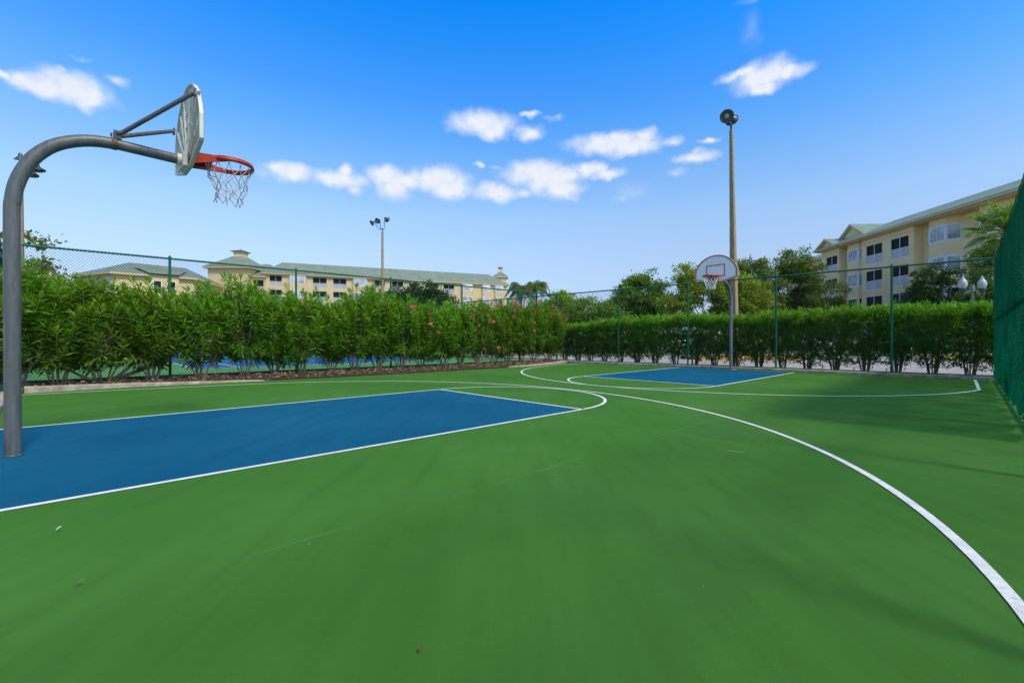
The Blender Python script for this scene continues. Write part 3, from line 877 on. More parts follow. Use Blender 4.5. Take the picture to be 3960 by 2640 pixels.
chain_fence('tall green chain link fence behind the oleander hedge, beside the tennis court', pL0, pL1,
            [(a+4)*sc_ for a in (-3.9,-0.95,2.04,5.04,8.06,10.98,13.92)], mid=1.60)
lc = LEFT(16.25)
pF0 = W(FAR(lc), lc); pF1 = W(FAR(6.2), 6.2)
LF = math.hypot(pF1[0]-pF0[0], pF1[1]-pF0[1])
chain_fence('green chain link fence across the far end behind the backboard', pF0, pF1,
            [0.0]+[(l-lc)*LF/(6.2-lc) for l in (-4.45,-1.60,1.27,4.15)]+[LF], corners=(0.0, LF), wr=0.0015)
pE0 = W(FAR(-42), -42); pE1 = W(FAR(lc-0.1), lc-0.1)
LE = math.hypot(pE1[0]-pE0[0], pE1[1]-pE0[1])
chain_fence('distant green chain link fence closing the end of the tennis court', pE0, pE1, [LE-3.0*i for i in range(1, 12)], pitch=0.11, wr=0.0032)
pT0 = W(-1.05, -29.4); pT1 = W(-0.95, -8.75)
LT = math.hypot(pT1[0]-pT0[0], pT1[1]-pT0[1])
chain_fence('green fence along the side of the tennis court, hung with teal fabric', pT0, pT1, [0.0]+[2.95*i for i in range(1, 7)]+[LT-0.08], pitch=0.11, wr=0.003, zt=3.12)
pR0 = W(-3.5, 6.56); pR1 = W(FAR(6.2), 6.22)
LR = math.hypot(pR1[0]-pR0[0], pR1[1]-pR0[1])
chain_fence('green chain link fence along the right sideline, covered by dark green fabric', pR0, pR1, [2.9*i+0.4 for i in range(0, 7)], mid=1.6)

# windscreens
def windscreen(label, p0, p1, z0, z1, amp, off, m, seed, step=0.05, rag=0.05):
    g = random.Random(seed)
    p0, p1 = Vector(p0), Vector(p1); d = p1-p0; Lh = d.length; d.normalize()
    nx = max(2, int(Lh/step)); nz = 34
    ph = [g.uniform(0, 6.28) for _ in range(8)]
    vs = []; uvs = []
    for i in range(nx+1):
        x = Lh*i/nx
        sag = 0.035*abs(math.sin(x*math.pi/0.62+ph[0]))
        rg = rag*(0.5+0.5*math.sin(x*5.1+ph[1])*math.sin(x*2.3+ph[2]))
        for j in range(nz+1):
            t = j/nz
            zz = z0+rg+(z1-sag-z0-rg)*t
            fold = (1-t)**0.6
            y = off+amp*fold*(math.sin(x*7.3+ph[3]+1.5*math.sin(zz*1.3+ph[4]))*0.55+math.sin(x*16.1+ph[5]+zz)*0.30)
            y += amp*0.6*math.sin(x*1.9+ph[6]+zz*1.7)*t*(1-t)*2
            y += amp*0.22*math.sin(zz*26+x*9+ph[7])*max(0, 0.35-t)*2.5
            vs.append((x, y, zz)); uvs.append((x, zz))
    fs = [(i*(nz+1)+j, (i+1)*(nz+1)+j, (i+1)*(nz+1)+j+1, i*(nz+1)+j+1) for i in range(nx) for j in range(nz)]
    mb = MB(); mb.add(vs, fs, 0, True)
    o = mb.build('windscreen', M[m])
    uvl = o.data.uv_layers.new(name='UVMap')
    flat = []
    for p in o.data.polygons:
        for vi in p.vertices: flat.extend(uvs[vi])
    uvl.data.foreach_set('uv', flat)
    o.location = (p0.x, p0.y, 0); o.rotation_euler = (0, 0, math.atan2(d.y, d.x))
    return tag(o, label, 'windscreen')
windscreen('dark green knitted windscreen hanging in folds on the right fence', (pR0[0]+(pR1[0]-pR0[0])*.52, pR0[1]+(pR1[1]-pR0[1])*.52), pR1, 0.06, 3.07, 0.050, 0.085, 'screen', 4)
windscreen('teal windscreen hung on the fence beside the tennis court at far left', pT0, (pT1[0], pT1[1]), 0.42, 3.06, 0.04, -0.05, 'screen2', 8, 0.12)

# tennis net
t = thing('tennis_net', 'tennis net with a white top band across the blue court behind the oleanders', 'tennis net', W3(2.4,-25.2), AXANG)
for x in (0.0, 12.8):
    mb = MB(); mb.tube([(x,0,0),(x,0,1.08)], 0.045, 10); mb.build('post', M['lampdark'], t)
mb = MB()
for i in range(257):
    x = 12.8*i/256; mb.tube([(x,0,0.05),(x,0,0.93)], 0.004, 3, cap=False)
for j in range(18): mb.tube([(0,0,0.05+0.05*j),(12.8,0,0.05+0.05*j)], 0.004, 3, cap=False)
mb.build('mesh', M['black'], t)
mb = MB(); mb.box(0,12.8,-0.012,0.012,0.92,0.985); mb.build('top_band', M['white'], t)
#@@PART2@@

# ------------------------------------------------------------------ oleander hedge (left)
ORD = ['first','second','third','fourth','fifth','sixth','seventh','eighth','ninth','tenth','eleventh','twelfth','thirteenth',
       'fourteenth','fifteenth','sixteenth','seventeenth','eighteenth','nineteenth','twentieth','twenty-first','twenty-second','twenty-third','twenty-fourth']
def bez(a, b, c, n):
    return [a*(1-t)**2+b*(2*t*(1-t))+c*t*t for t in np.linspace(0, 1, n)]

def oleander(seed, H, rx, ry, nst, per, sprawl=False, z0=.42):
    """returns (stem MB, leaf arrays) in local coordinates: x along the hedge, y across"""
    g = np.random.default_rng(seed)
    mb = MB(); P=[]; D=[]; L=[]; Wd=[]; T=[]
    for k in range(nst):
        az = 2*math.pi*(k+g.uniform(-.3,.3))/nst
        b = np.array([0.11*math.cos(az)*g.uniform(.3,1), 0.11*math.sin(az)*g.uniform(.3,1), -0.02])
        ro = g.uniform(.20,.55)
        e = np.array([math.cos(az)*ro*rx*1.5, math.sin(az)*ro*ry*1.3, g.uniform(.62,1.05)])
        m = np.array([b[0]+(e[0]-b[0])*.35, b[1]+(e[1]-b[1])*.35, e[2]*.55])
        st = bez(b, m, e, 6)
        r0 = g.uniform(.011,.021)
        mb.tube(st, [r0*(1-.45*i/5) for i in range(6)], 6, cap=False)
        for s in range(per):
            p0 = st[g.integers(2, 6)]
            h = g.uniform(0, 1)
            zt = z0+(H-z0)*h**0.62
            a2 = az+g.normal(0, 0.9)
            rr = (0.25+0.75*math.sqrt(g.uniform(0,1)))*(1.0 if zt < H*.85 else .75)
            q = np.array([rx*rr*math.cos(a2), ry*rr*math.sin(a2), zt])
            if h > .9 and g.uniform() < .5: q[2] += g.uniform(0.05, .28)
            c = np.array([p0[0]*.3+q[0]*.7, p0[1]*.3+q[1]*.7, p0[2]+(q[2]-p0[2])*.35])
            n = 9
            pts = bez(p0, c, q, n)
            mb.tube(pts[::2], [.0075,.0065,.0055,.0045,.0035], 4, cap=False)
            seg = np.linalg.norm(np.diff(np.array(pts), axis=0), axis=1); tot = seg.sum()
            ll = min(tot*.95, g.uniform(.45,.90)); nw = int(ll/.048)
            cum = np.concatenate([[0], np.cumsum(seg)]); ph = g.uniform(0, 6.28)
            for w in range(nw):
                d = tot-ll*w/nw
                i = min(n-2, int(np.searchsorted(cum, d)-1)); i = max(i, 0)
                f = (d-cum[i])/max(seg[i], 1e-6)
                p = pts[i]*(1-f)+pts[i+1]*f
                tg = pts[i+1]-pts[i]; tg /= np.linalg.norm(tg)
                u = np.cross(tg, [0.31,0.9,0.1]); u /= np.linalg.norm(u); v = np.cross(tg, u)
                fr = w/nw
                an = R(16+66*min(1, fr*2.4)+g.normal(0, 9))
                for k3 in range(3):
                    aa = ph+w*1.05+k3*2.094+g.normal(0,.2)
                    dd = tg*math.cos(an)+(u*math.cos(aa)+v*math.sin(aa))*math.sin(an)
                    dd[2] -= .12*fr
                    P.append(p); D.append(dd)
                    sz = (.12 if fr < .07 else .205)*g.uniform(.8,1.2)
                    L.append(sz); Wd.append(.039*g.uniform(.8,1.2))
                    T.append(1.0 if g.uniform() < .0035 else min(.93, .10+.42*(p[2]/H)**1.4+.34*(1-fr)-.24+.20*min(1.2, math.hypot(p[0]/rx, p[1]/ry))+g.normal(0,.15)))  # tint drops inwards and downwards: interior shade painted into the leaf colour
    # loose low sprigs that fill the foot of some bushes
    if sprawl:
        for (ax_, ay_, z_, x0) in ((1.15,.25,.72,-.10),(1.55,.35,.95,.0),(.95,-.1,1.2,.05),(-.9,.3,.8,0.0)):
            pts = bez(np.array([x0,.02,.0]), np.array([ax_*.55,ay_*.5,z_*.30]), np.array([ax_,ay_,z_]), 9)
            mb.tube(pts, [.034,.033,.031,.029,.026,.023,.02,.017,.013], 8, cap=False)
    return mb, (np.array(P), np.array(D), np.array(L), np.array(Wd), np.array(T))

protos = []
for i in range(6):
    mb, arr = oleander(100+i, (2.42,2.30,2.50,2.36,2.46,2.40)[i], (.74,.70,.72,.76,.70,.72)[i], (.66,.64,.68,.64,.66,.66)[i], 8, 19, sprawl=(i == 5), z0=(.22,.42,.30,.45,.26,.40)[i])
    protos.append((mb, arr))
OLEA_A = [-1.04,-0.55,0.05,0.75,1.62,2.61,3.56,4.33,5.01,5.88,6.62,7.41,8.20,9.08,9.97,10.73,11.58,12.45,13.18,13.89,14.75,15.65]
OLEA_H = [.94,.93,.92,.94,.97,.95,1.02,.97,1.02,.97,1.03,1.05,1.02,.97,.98,.95,.98,1.02,1.08,1.10,1.09,1.06]
OLEA_V = [0,2,4,5,1,3,0,2,4,1,5,3,0,2,1,4,3,0,2,4,1,3]
OLEA_V[10] = 0
flowers = [(8.2,2.18),(8.32,2.07),(8.97,1.93),(9.01,1.6),(9.31,1.34),(10.71,1.9),(10.87,1.9),(11.09,1.54),(11.53,2.02),(11.84,1.77),(12.29,2.43),(12.85,1.93),(13.1,2.21),(13.17,2.63),(13.27,2.46),(13.49,2.48),(13.71,2.49),(14.05,1.74),(14.09,1.4),(14.34,2.21),(14.64,2.62),(14.9,2.27),(15.11,2.04),(15.6,2.43),(15.75,2.51),(15.72,2.21),(15.9,2.22),(16.0,2.16),(16.1,1.98),(11.32,0.73),(12.05,0.76),(7.98,0.4)]
fl_of = {}
for fa, fz in flowers:
    k = min(range(len(OLEA_A)), key=lambda i: abs(OLEA_A[i]-fa)); fl_of.setdefault(k, []).append((fa, fz))
g_ = np.random.default_rng(5)
fP=[]; fD=[]; fT=[]
for c in range(3):
    cc = g_.normal(0,.032,3)
    for k in range(7):
        a_ = k*0.9+c; dd = np.array([math.cos(a_), math.sin(a_), g_.uniform(-.2,.7)])
        fP.append(cc); fD.append(dd); fT.append(g_.uniform(.1,1))
flower0 = leaf_mesh('flower', fP, fD, .058, .052, fT, M['pink'], None, 0.1, mid=0.65)
flower_me = flower0.data; bpy.data.objects.remove(flower0)
stem_me = [None]*6; leaf_me = [None]*6
for i, a in enumerate(OLEA_A):
    v = OLEA_V[i]
    nf = len(fl_of.get(i, []))
    desc = ('green oleander' if not nf else ('oleander with one pink bloom' if nf == 1 else 'oleander dotted with pink blooms'))
    if v == 5: desc = 'oleander with pale leaning limbs'
    where = ('%s bush from the near left end' % ORD[i]) if i < 11 else ('%s bush back from the corner post' % ORD[len(OLEA_A)-1-i])
    lab = desc+', '+where
    t = thing('oleander_bush', lab, 'bush', W3(a, -7.78+random.uniform(-.1,.1)+0.02*a*0.5, 0.05), AXANG+(0 if v == 5 else random.choice((0, math.pi))+random.uniform(-.3,.3)), 'oleander bushes along the left fence')
    t.scale = (random.uniform(.90,1.14), random.uniform(.92,1.08), OLEA_H[i]*random.uniform(.90,1.05))
    if stem_me[v] is None:
        s_ = protos[v][0].build('stem', M['stem'], t); stem_me[v] = s_.data
        P,D,L,Wd,T = protos[v][1]
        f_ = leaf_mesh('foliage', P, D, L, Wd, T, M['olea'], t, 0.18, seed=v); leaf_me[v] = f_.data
    else:
        for nm, me in (('stem', stem_me[v]), ('foliage', leaf_me[v])):
            o = bpy.data.objects.new(nm, me); col.objects.link(o); o.parent = t
    mw = Matrix.LocRotScale(t.location, t.rotation_euler, t.scale).inverted()
    for fa, fz in fl_of.get(i, []):
        o = bpy.data.objects.new('flower', flower_me); col.objects.link(o); o.parent = t
        o.location = mw @ Vector(W3(fa, -7.00-(0.25 if fz > 2.2 else 0.0), fz-(0.0 if fz > 2.2 else 0.02)))
        o.rotation_euler = (random.uniform(0, 6), random.uniform(0, 6), random.uniform(0, 6))

# ------------------------------------------------------------------ clipped hedge (behind far fence)
def hedge_bush(seed, H=1.80, rx=.55, ry=.52):
    g = np.random.default_rng(seed); mb = MB(); P=[]; D=[]; L=[]; Wd=[]; T=[]
    ends = []
    for k in range(7):
        az = 2*math.pi*k/7+g.uniform(-.3,.3); ro = g.uniform(.3,.85)
        b = np.array([.07*math.cos(az), .07*math.sin(az), -.02]); e = np.array([rx*ro*math.cos(az), ry*ro*math.sin(az), g.uniform(.9,1.4)])
        st = bez(b, b*.5+e*.5*np.array([.7,.7,.9]), e, 6); r0 = g.uniform(.016,.03)
        mb.tube(st, [r0*(1-.5*i/5) for i in range(6)], 6, cap=False)
        for s in range(5):
            p0 = st[g.integers(2, 6)]; q = np.array([rx*g.uniform(-1,1), ry*g.uniform(-1,1), g.uniform(.8,H)])
            pts = bez(p0, (p0+q)/2+np.array([0,0,.1]), q, 5); mb.tube(pts, [.010,.008,.007,.006,.004], 4, cap=False)
    for s in range(600):
        top = s < 225
        if top:
            p = np.array([rx*1.04*g.uniform(-1,1), ry*g.uniform(-1,1), H-g.uniform(.0,.30)+(g.uniform(.02,.22) if g.uniform() < .09 else 0)])
        else:
            z = .20+(H-.30)*g.beta(1.35,1.0)
            k = .60+.4*min(1, (z-.3)/.9)
            p = np.array([rx*k*g.uniform(-1,1), ry*k*np.sign(g.uniform(-1,1))*g.uniform(.25,1)**.6, z])
        dirn = np.array([g.normal(0,.45), g.normal(0,.45)+.3*np.sign(p[1]), 1.0 if top else g.uniform(-.1,1)]); dirn /= np.linalg.norm(dirn)
        ln = g.uniform(.10,.20)
        for w in range(9):
            fr = w/9; aa = g.uniform(0, 6.28); u = np.cross(dirn, [.3,.8,.2]); u /= np.linalg.norm(u); v = np.cross(dirn, u)
            an = R(20+55*fr+g.normal(0,12)); dd = dirn*math.cos(an)+(u*math.cos(aa)+v*math.sin(aa))*math.sin(an)
            P.append(p+dirn*ln*(1-fr)); D.append(dd); L.append(.125*g.uniform(.7,1.3)); Wd.append(.031*g.uniform(.8,1.2))
            zz = P[-1][2]
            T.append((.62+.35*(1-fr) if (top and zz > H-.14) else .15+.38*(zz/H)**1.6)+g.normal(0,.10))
    return mb, (np.array(P), np.array(D), np.array(L), np.array(Wd), np.array(T))
hp = [hedge_bush(300+i) for i in range(4)]; hs = [None]*4; hl = [None]*4
HL = [-7.75,-7.0,-6.35,-5.60,-4.80,-4.05,-3.25,-2.45,-1.70,-0.95,-0.20,0.55,1.25,1.95,2.70,3.45,4.20,4.95,5.70,6.40]
HH = [.90,.90,.91,.92,.95,.98,1.06,1.0,1.0,1.01,1.0,1.0,1.0,1.01,1.02,1.01,1.02,1.01,1.02,1.03]
for i, l in enumerate(HL):
    v = (i*3+i//4) % 4
    side = ('%s from the hedge\'s left end' % ORD[i]) if i < 10 else ('%s from the hedge\'s right end' % ORD[len(HL)-1-i])
    t = thing('hedge_bush', 'clipped bush behind the far fence, '+side, 'bush', W3(FAR(l)+0.78+random.uniform(-.06,.06), l, 0.0),
              AXANG+math.pi/2+random.choice((0, math.pi))+random.uniform(-.12,.12), 'clipped bushes of the far hedge')
    t.scale = (random.uniform(.95,1.1), 1, HH[i]*random.uniform(.94,1.05))
    if hs[v] is None:
        hs[v] = hp[v][0].build('stem', M['bark'], t).data
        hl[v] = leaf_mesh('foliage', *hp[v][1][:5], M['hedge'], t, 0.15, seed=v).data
    else:
        for nm, me in (('stem', hs[v]), ('foliage', hl[v])):
            o = bpy.data.objects.new(nm, me); col.objects.link(o); o.parent = t

# ------------------------------------------------------------------ trees
def tree(name, label, cat, x, y, ells, m, nclump=90, per=70, size=.22, wid=.5, clr=.55, trunk=(3.0,.16), lean=0, seed=0, group=None, up=0.2, sparse=0.0, bark='bark', limbs=14):
    g = np.random.default_rng(seed+int(abs(x)*10)); t = thing(name, label, cat, (x, y, 0), 0, group)
    vol = np.array([e[3]*e[4]*e[5] for e in ells]); vol = vol**.75/ (vol**.75).sum()
    P=[]; D=[]; T=[]; C=[]
    zmin = min(e[2]-e[5] for e in ells); zmax = max(e[2]+e[5] for e in ells)
    for k in range(nclump):
        e = ells[g.choice(len(ells), p=vol)]
        d = g.normal(size=3); d /= np.linalg.norm(d)
        stray = g.uniform() < .14
        r = g.uniform(.35,1)**.5*g.uniform(.85,1.06) if not stray else g.uniform(1.05,1.28)
        c = np.array([e[0]+e[3]*r*d[0], e[1]+e[4]*r*d[1], e[2]+e[5]*r*d[2]]); C.append(c)
        cs = clr*g.uniform(.6,1.25)*(.7 if stray else 1); n = int((1.1 if stray else 2.0)*per*g.uniform(.6,1.3)*(1-sparse*g.uniform(0,1)))
        off = g.normal(0, 1, (n, 3))*np.array([cs, cs, cs*.62])*.55
        p = c+off; P.append(p)
        out = off/np.maximum(np.linalg.norm(off, axis=1, keepdims=True), 1e-6)*.6+g.normal(0,.7,(n,3)); out[:,2] += up
        D.append(out)
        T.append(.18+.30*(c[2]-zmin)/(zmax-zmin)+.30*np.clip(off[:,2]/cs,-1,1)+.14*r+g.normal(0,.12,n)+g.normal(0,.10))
    P=np.concatenate(P); D=np.concatenate(D); T=np.concatenate(T); n=len(P)
    L=size*1.15*g.uniform(.65,1.3,n)
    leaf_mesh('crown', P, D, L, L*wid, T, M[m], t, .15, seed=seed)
    mb = MB(); h, r0 = trunk
    tp = [np.array([lean*s*h+.05*math.sin(s*5+seed), .05*math.cos(s*4+seed), h*s]) for s in np.linspace(0,1,7)]
    mb.tube(tp, [r0*(1.25 if i == 0 else 1)*(1-.45*i/6) for i in range(7)], 9, cap=False)
    idx = g.choice(len(C), min(limbs, len(C)), replace=False)
    for i in idx:
        b = tp[g.integers(3,7)]; c = C[i]; md = b*.45+c*.55+np.array([0,0,-.12*np.linalg.norm(c-b)])
        mb.tube(bez(b, md, c, 6), [r0*.42*(1-.8*q/5) for q in range(6)], 5, cap=False)
    mb.build('trunk', M[bark], t)
    return t
E_ = lambda x,y,z,a,b,c: (x,y,z,a,b,c)
tree('olive_tree','sparse olive-brown tree against the sky at the far left edge','tree',-33.6,30,[E_(0,0,6.2,3.3,2.6,2.3),E_(1.6,0,4.6,2.0,2,1.5),E_(-2,0,5,2,2,2)],'tfall',110,20,.27,.62,.60,(4.5,.16),seed=1,sparse=.5)
tree('shrub_tree','yellow-green bushy tree rising behind the left end of the oleander hedge','tree',-25.6,25,[E_(0,0,3.0,2.0,1.5,1.35),E_(-1.6,0,2.6,1.2,1.2,1.2)],'tyel',90,80,.20,.35,.45,(1.6,.10),seed=2)
tree('broadleaf_tree','dark broad rounded tree before the long cream building','tree',-12.4,60,[E_(0,0,5.9,3.8,3,2.5),E_(2.9,0,5.2,2.2,2,2.2),E_(-3.0,0,4.6,1.9,2,2.2)],'tdeep',150,90,.30,.5,.8,(3.0,.2),seed=3)
tree('conifer_tree','small narrow dark tree left of the slim floodlight pole','tree',-19.2,60,[E_(0,0,5.6,1.2,1.2,3.2),E_(0,0,3.6,2.0,1.6,2.0)],'tdeep',70,80,.24,.4,.55,(2.5,.13),seed=4)
tree('shrub_tree','light green shrub in front of the dark broad tree','tree',-6.3,40,[E_(0,0,2.8,1.2,1.1,1.2),E_(1.4,.3,2.2,1.1,1,1.2)],'tyel',55,70,.18,.4,.4,(1.2,.08),seed=5)
tree('broadleaf_tree','dark low tree at the foot of the drooping palms','tree',3.6,46,[E_(0,0,3.1,2.3,2,2.0),E_(-2.0,0,2.4,1.5,1.5,1.6)],'tdark',90,80,.24,.45,.6,(1.6,.13),seed=6)
tree('broadleaf_tree','small olive-topped tree peeping over the far corner of the fences','tree',6.6,60,[E_(0,0,5.4,2.0,1.8,1.9)],'tyel',60,80,.26,.5,.6,(3,.14),seed=7)
tree('feathery_tree','loose feathery light green tree just right of the corner post','tree',6.1,36,[E_(0,0,2.9,2.0,1.7,1.35),E_(1.7,.3,2.3,1.6,1.5,1.3),E_(-1.9,0,2.4,1.4,1.4,1.3)],'tmid',150,85,.24,.26,.55,(1.5,.11),seed=8,up=-.1)
tree('round_tree','round dark olive tree left of the white fan backboard','tree',12.7,45,[E_(0,0,5.2,2.5,2.2,2.35),E_(-1.3,0,3.6,2.3,2,1.8),E_(1.8,0,4.0,1.9,2,2.0)],'tmid',210,95,.23,.45,.6,(2.5,.16),seed=9)
tree('upright_tree','yellow-green tree with upright tufts directly behind the white fan backboard','tree',17.6,39.5,[E_(-.4,0,5.0,2.9,2.2,2.6),E_(-2.2,0,6.0,1.2,1.1,1.7),E_(0.2,0,6.6,1.2,1.1,1.6),E_(2.6,0,4.4,2.0,2,2.5),E_(2.0,0,3.0,2.6,2,1.6),E_(-3.3,0,3.4,1.6,1.6,1.7),E_(3.7,0,3.9,1.5,1.5,1.9)],'tyel',230,80,.24,.42,.55,(2.2,.16),seed=10,up=.6)
tree('oak_tree','tall dark tree between the slim concrete pole and the tan building','tree',31.8,52,[E_(0,0,7.0,3.4,3,3.3),E_(1.2,0,9.3,1.7,1.6,2.1),E_(3.4,0,4.8,2.6,2.5,3.2),E_(-3.0,0,5.0,2.4,2.2,3.0),E_(1.0,0,3.2,4.5,2.5,2.0)],'tdark',290,90,.26,.4,.65,(3.0,.22),seed=11)
tree('oak_tree','second dark tree crown just right of the floodlight pole top of hedge','tree',26.6,50,[E_(0,0,7.7,2.3,2.0,2.6),E_(0,0,5,2.6,2.4,3)],'tgrey',170,85,.26,.4,.65,(3.0,.18),seed=12)
tree('magnolia_tree','dark glossy magnolia standing before the tan building','tree',28.3,30,[E_(0,0,3.9,1.35,1.3,2.0),E_(.75,0,2.9,1.3,1.2,1.3),E_(-.6,0,2.5,1.1,1.1,1.3)],'tdeep',110,70,.21,.42,.40,(2.0,.10),seed=13)
tree('vine_tree','dark leafy tangle around the trunk of the fan palm','tree',27.6,26.2,[E_(0,0,4.9,.75,.7,1.7),E_(-.2,0,3.2,1.05,1,1.4),E_(.5,0,2.6,.9,.9,1.6)],'tmid',90,70,.17,.5,.34,(2.4,.10),seed=14)
tree('shrub_tree','low green shrub mass on the lawn beyond the far hedge','tree',9.0,31,[E_(0,0,.9,1.8,1.2,.8),E_(-2.4,0,.8,1.6,1.2,.8)],'tyel',70,60,.15,.4,.4,(.6,.06),seed=15)
tree('shrub_tree','yellow-green shrub on the grass island by the yellow kerb','tree',13.2,25.6,[E_(0,0,.65,1.0,.8,.6),E_(1.8,0,.55,.9,.7,.5)],'tyel',50,60,.11,.4,.3,(.4,.05),seed=16)

def feather_palm(label, x, y, h, nf, fl, seed):
    g = np.random.default_rng(seed); t = thing('queen_palm', label, 'palm tree', (x, y, 0), 0, 'drooping palms beyond the tennis court')
    mb = MB(); mb.tube([(0,0,0),(.05,0,h*.5),(0,0,h)], [.20,.15,.13], 10, cap=False); mb.build('trunk', M['palmbark'], t)
    P=[];D=[];L=[];T=[];mb = MB()
    for k in range(nf):
        az = 2*math.pi*k/nf+g.uniform(-.2,.2); elv = g.uniform(-.9,1.5); ln = fl*g.uniform(.8,1.15)
        o_ = np.array([math.cos(az), math.sin(az), 0])
        e = o_*ln*.95*math.cos(elv*.6)+np.array([0,0,h+ln*(.25*elv-.62)]); m_ = o_*ln*.5+np.array([0,0,h+ln*(.22+.4*elv)])
        pts = bez(np.array([0,0,h]), m_, e, 14); mb.tube(pts[::3]+[pts[-1]], .018, 4, cap=False)
        for i in range(1, 14):
            tg = pts[i]-pts[i-1]; tg /= np.linalg.norm(tg); s_ = np.cross(tg, [0,0,1]); s_ /= np.linalg.norm(s_)+1e-9
            for q in range(5):
                sd = 1 if q % 2 else -1; P.append(pts[i-1]*(1-q/5)+pts[i]*(q/5)); D.append(s_*sd*.55+tg*.5+np.array([0,0,-.55+g.normal(0,.25)])); L.append(.8*math.sin(math.pi*min(1,(i+2)/16))*g.uniform(.8,1.1)+.1); T.append(.35+.3*g.uniform()-.2*(elv < .2))
    mb.build('frond_stalk', M['palmbark'], t)
    leaf_mesh('frond', P, D, L, .07, T, M['tdark'], t, .1, seed=seed)
feather_palm('left one of two drooping feather palms beside the cream building', 1.2, 60, 7.9, 26, 2.5, 21)
feather_palm('right one of two drooping feather palms beside the cream building', 3.3, 61, 8.2, 26, 2.5, 22)

# fan palm
t = thing('fan_palm', 'tall fan palm rising over the right fence before the tan building', 'palm tree', (28.6, 26, 0))
mb = MB(); mb.tube([(0,0,0),(.04,0,3.5),(0,0,7.2)], [.22,.18,.20], 12, cap=False)
g = np.random.default_rng(31)
for k in range(26):
    a_ = g.uniform(0,6.28); z = g.uniform(5.6,7.2); mb.tube([(.17*math.cos(a_),.17*math.sin(a_),z),(.30*math.cos(a_),.30*math.sin(a_),z+.22)], [.05,.03], 5)
mb.build('trunk', M['palmbark'], t)
for k in range(30):
    az = 2*math.pi*k*.382+g.uniform(-.2,.2); u = k/29
    elv = R(78-125*u); dead = u > .93
    ln = g.uniform(.95,1.3); o_ = np.array([math.cos(az)*math.cos(elv), math.sin(az)*math.cos(elv), math.sin(elv)])
    b = np.array([0,0,7.35]); e = b+o_*ln+np.array([0,0,-.12*ln]); mb = MB()
    mb.tube(bez(b, b+o_*ln*.55+np.array([0,0,.08]), e, 5), [.028,.022,.02,.018,.014], 5, cap=False); st = mb.build('stalk', M['palm'] if not dead else M['dead'], t)
    st.data.attributes.new('tint','FLOAT','POINT')
    sd = np.cross(o_, [0,0,1]); sd /= np.linalg.norm(sd)+1e-9; nn = np.cross(sd, o_)
    P=[];D=[];L=[];T=[]
    for q in range(34):
        f = R(-130+260*q/33); dd = o_*math.cos(f)+sd*math.sin(f)+nn*.10*abs(math.sin(f)); lq = 1.12*(1-.30*abs(f)/R(130))*g.uniform(.92,1.05)
        P.append(e); D.append(dd+np.array([0,0,-.05])); L.append(lq*.68); T.append(.45+.25*(1-u)+g.normal(0,.10))
        tip = e+dd/np.linalg.norm(dd)*lq*.58; d2 = dd+np.array([0,0,-.55-.5*u]); P.append(tip); D.append(d2); L.append(lq*.48); T.append(.5+.2*(1-u)+g.normal(0,.1))
    leaf_mesh('fan_leaf', P, D, L, [.085 if i % 2 == 0 else .05 for i in range(len(P))], T, M['palm'] if not dead else M['dead'], st, .12, seed=k, mid=.6)

# ------------------------------------------------------------------ lamps
def dish(mb_out, c, d, r=.34, dep=.26):
    c = Vector(c); d = Vector(d).normalized()
    prof = [(r,0.0),(r*.96,-.02),(r*.82,-dep*.42),(r*.52,-dep*.85),(r*.34,-dep*1.0),(r*.34,-dep*1.65),(r*.2,-dep*1.8),(0.001,-dep*1.8)]
    mb_out.lathe(prof, c, 28, d); mb_out.lathe([(r,0.0),(r+.015,.008),(r+.015,-.02),(r*.96,-.02)], c, 28, d)
def dish_in(mb, mb2, c, d, r=.34, dep=.26):
    c = Vector(c); d = Vector(d).normalized()
    mb.lathe([(r*.985,0.002),(r*.78,-dep*.40),(r*.46,-dep*.80),(.001,-dep*.84)], c, 28, d)
    mb2.lathe([(r*.45,-dep*.62),(r*.40,-dep*.50),(r*.22,-dep*.40),(.001,-dep*.38)], c, 20, d)
def flood_pole(label, x, y, h, w0, w1, rz, dishes, box=False, dr=.25, lean=0.0):
    t = thing('floodlight_pole', label, 'floodlight', (x, y, 0), rz, 'court floodlight poles')
    mb = MB(); c = .12
    def sq(w): k = w*c; h_ = w/2; return [(h_-k,-h_),(h_,-h_+k),(h_,h_-k),(h_-k,h_),(-h_+k,h_),(-h_,h_-k),(-h_,-h_+k),(-h_+k,-h_)]
    A, B = sq(w0), sq(w1); v = [(*p,0) for p in A]+[(*p,h) for p in B]
    mb.add(v, [(i,(i+1)%8,8+(i+1)%8,8+i) for i in range(8)]+[tuple(range(8,16))]); mb.build('pole', M['conpole'], t)
    mb = MB(); mb.tube([(0,0,h),(0,0,h+.32)], .045, 10)
    for (px,py,pz,d) in dishes:
        b = Vector((px,py,pz))-Vector(d).normalized()*.38; mb.tube([(0,0,h+.25),(px*.35,py*.35,h+.22),(b.x*.9,b.y*.9,(h+.2)*.5+b.z*.5),tuple(b)], .028, 8)
    mb.build('bracket', M['lampdark'], t)
    for (px,py,pz,d) in dishes:
        mb = MB(); dish(mb, (px,py,pz), d, dr, dr*.76); lp = mb.build('lamp', M['lampdark'], t)
        m1, m2 = MB(), MB(); dish_in(m1, m2, (px,py,pz), d, dr, dr*.76); m1.build('reflector', M['lampin'], lp); m2.build('lens', M['bulb'], lp)
    if box:
        mb = MB(); mb.bbox(w0*.38,w0*.38+.16,-.10,.10,3.40,3.62,.01); mb.build('junction_box', M['lampin'], t)
    if lean: t.rotation_euler = (Matrix.Rotation(lean, 3, 'Y') @ Matrix.Rotation(rz, 3, 'Z')).to_euler()
    return t
def vrot(v, rz): c, s = math.cos(-rz), math.sin(-rz); return (v[0]*c-v[1]*s, v[0]*s+v[1]*c, v[2])
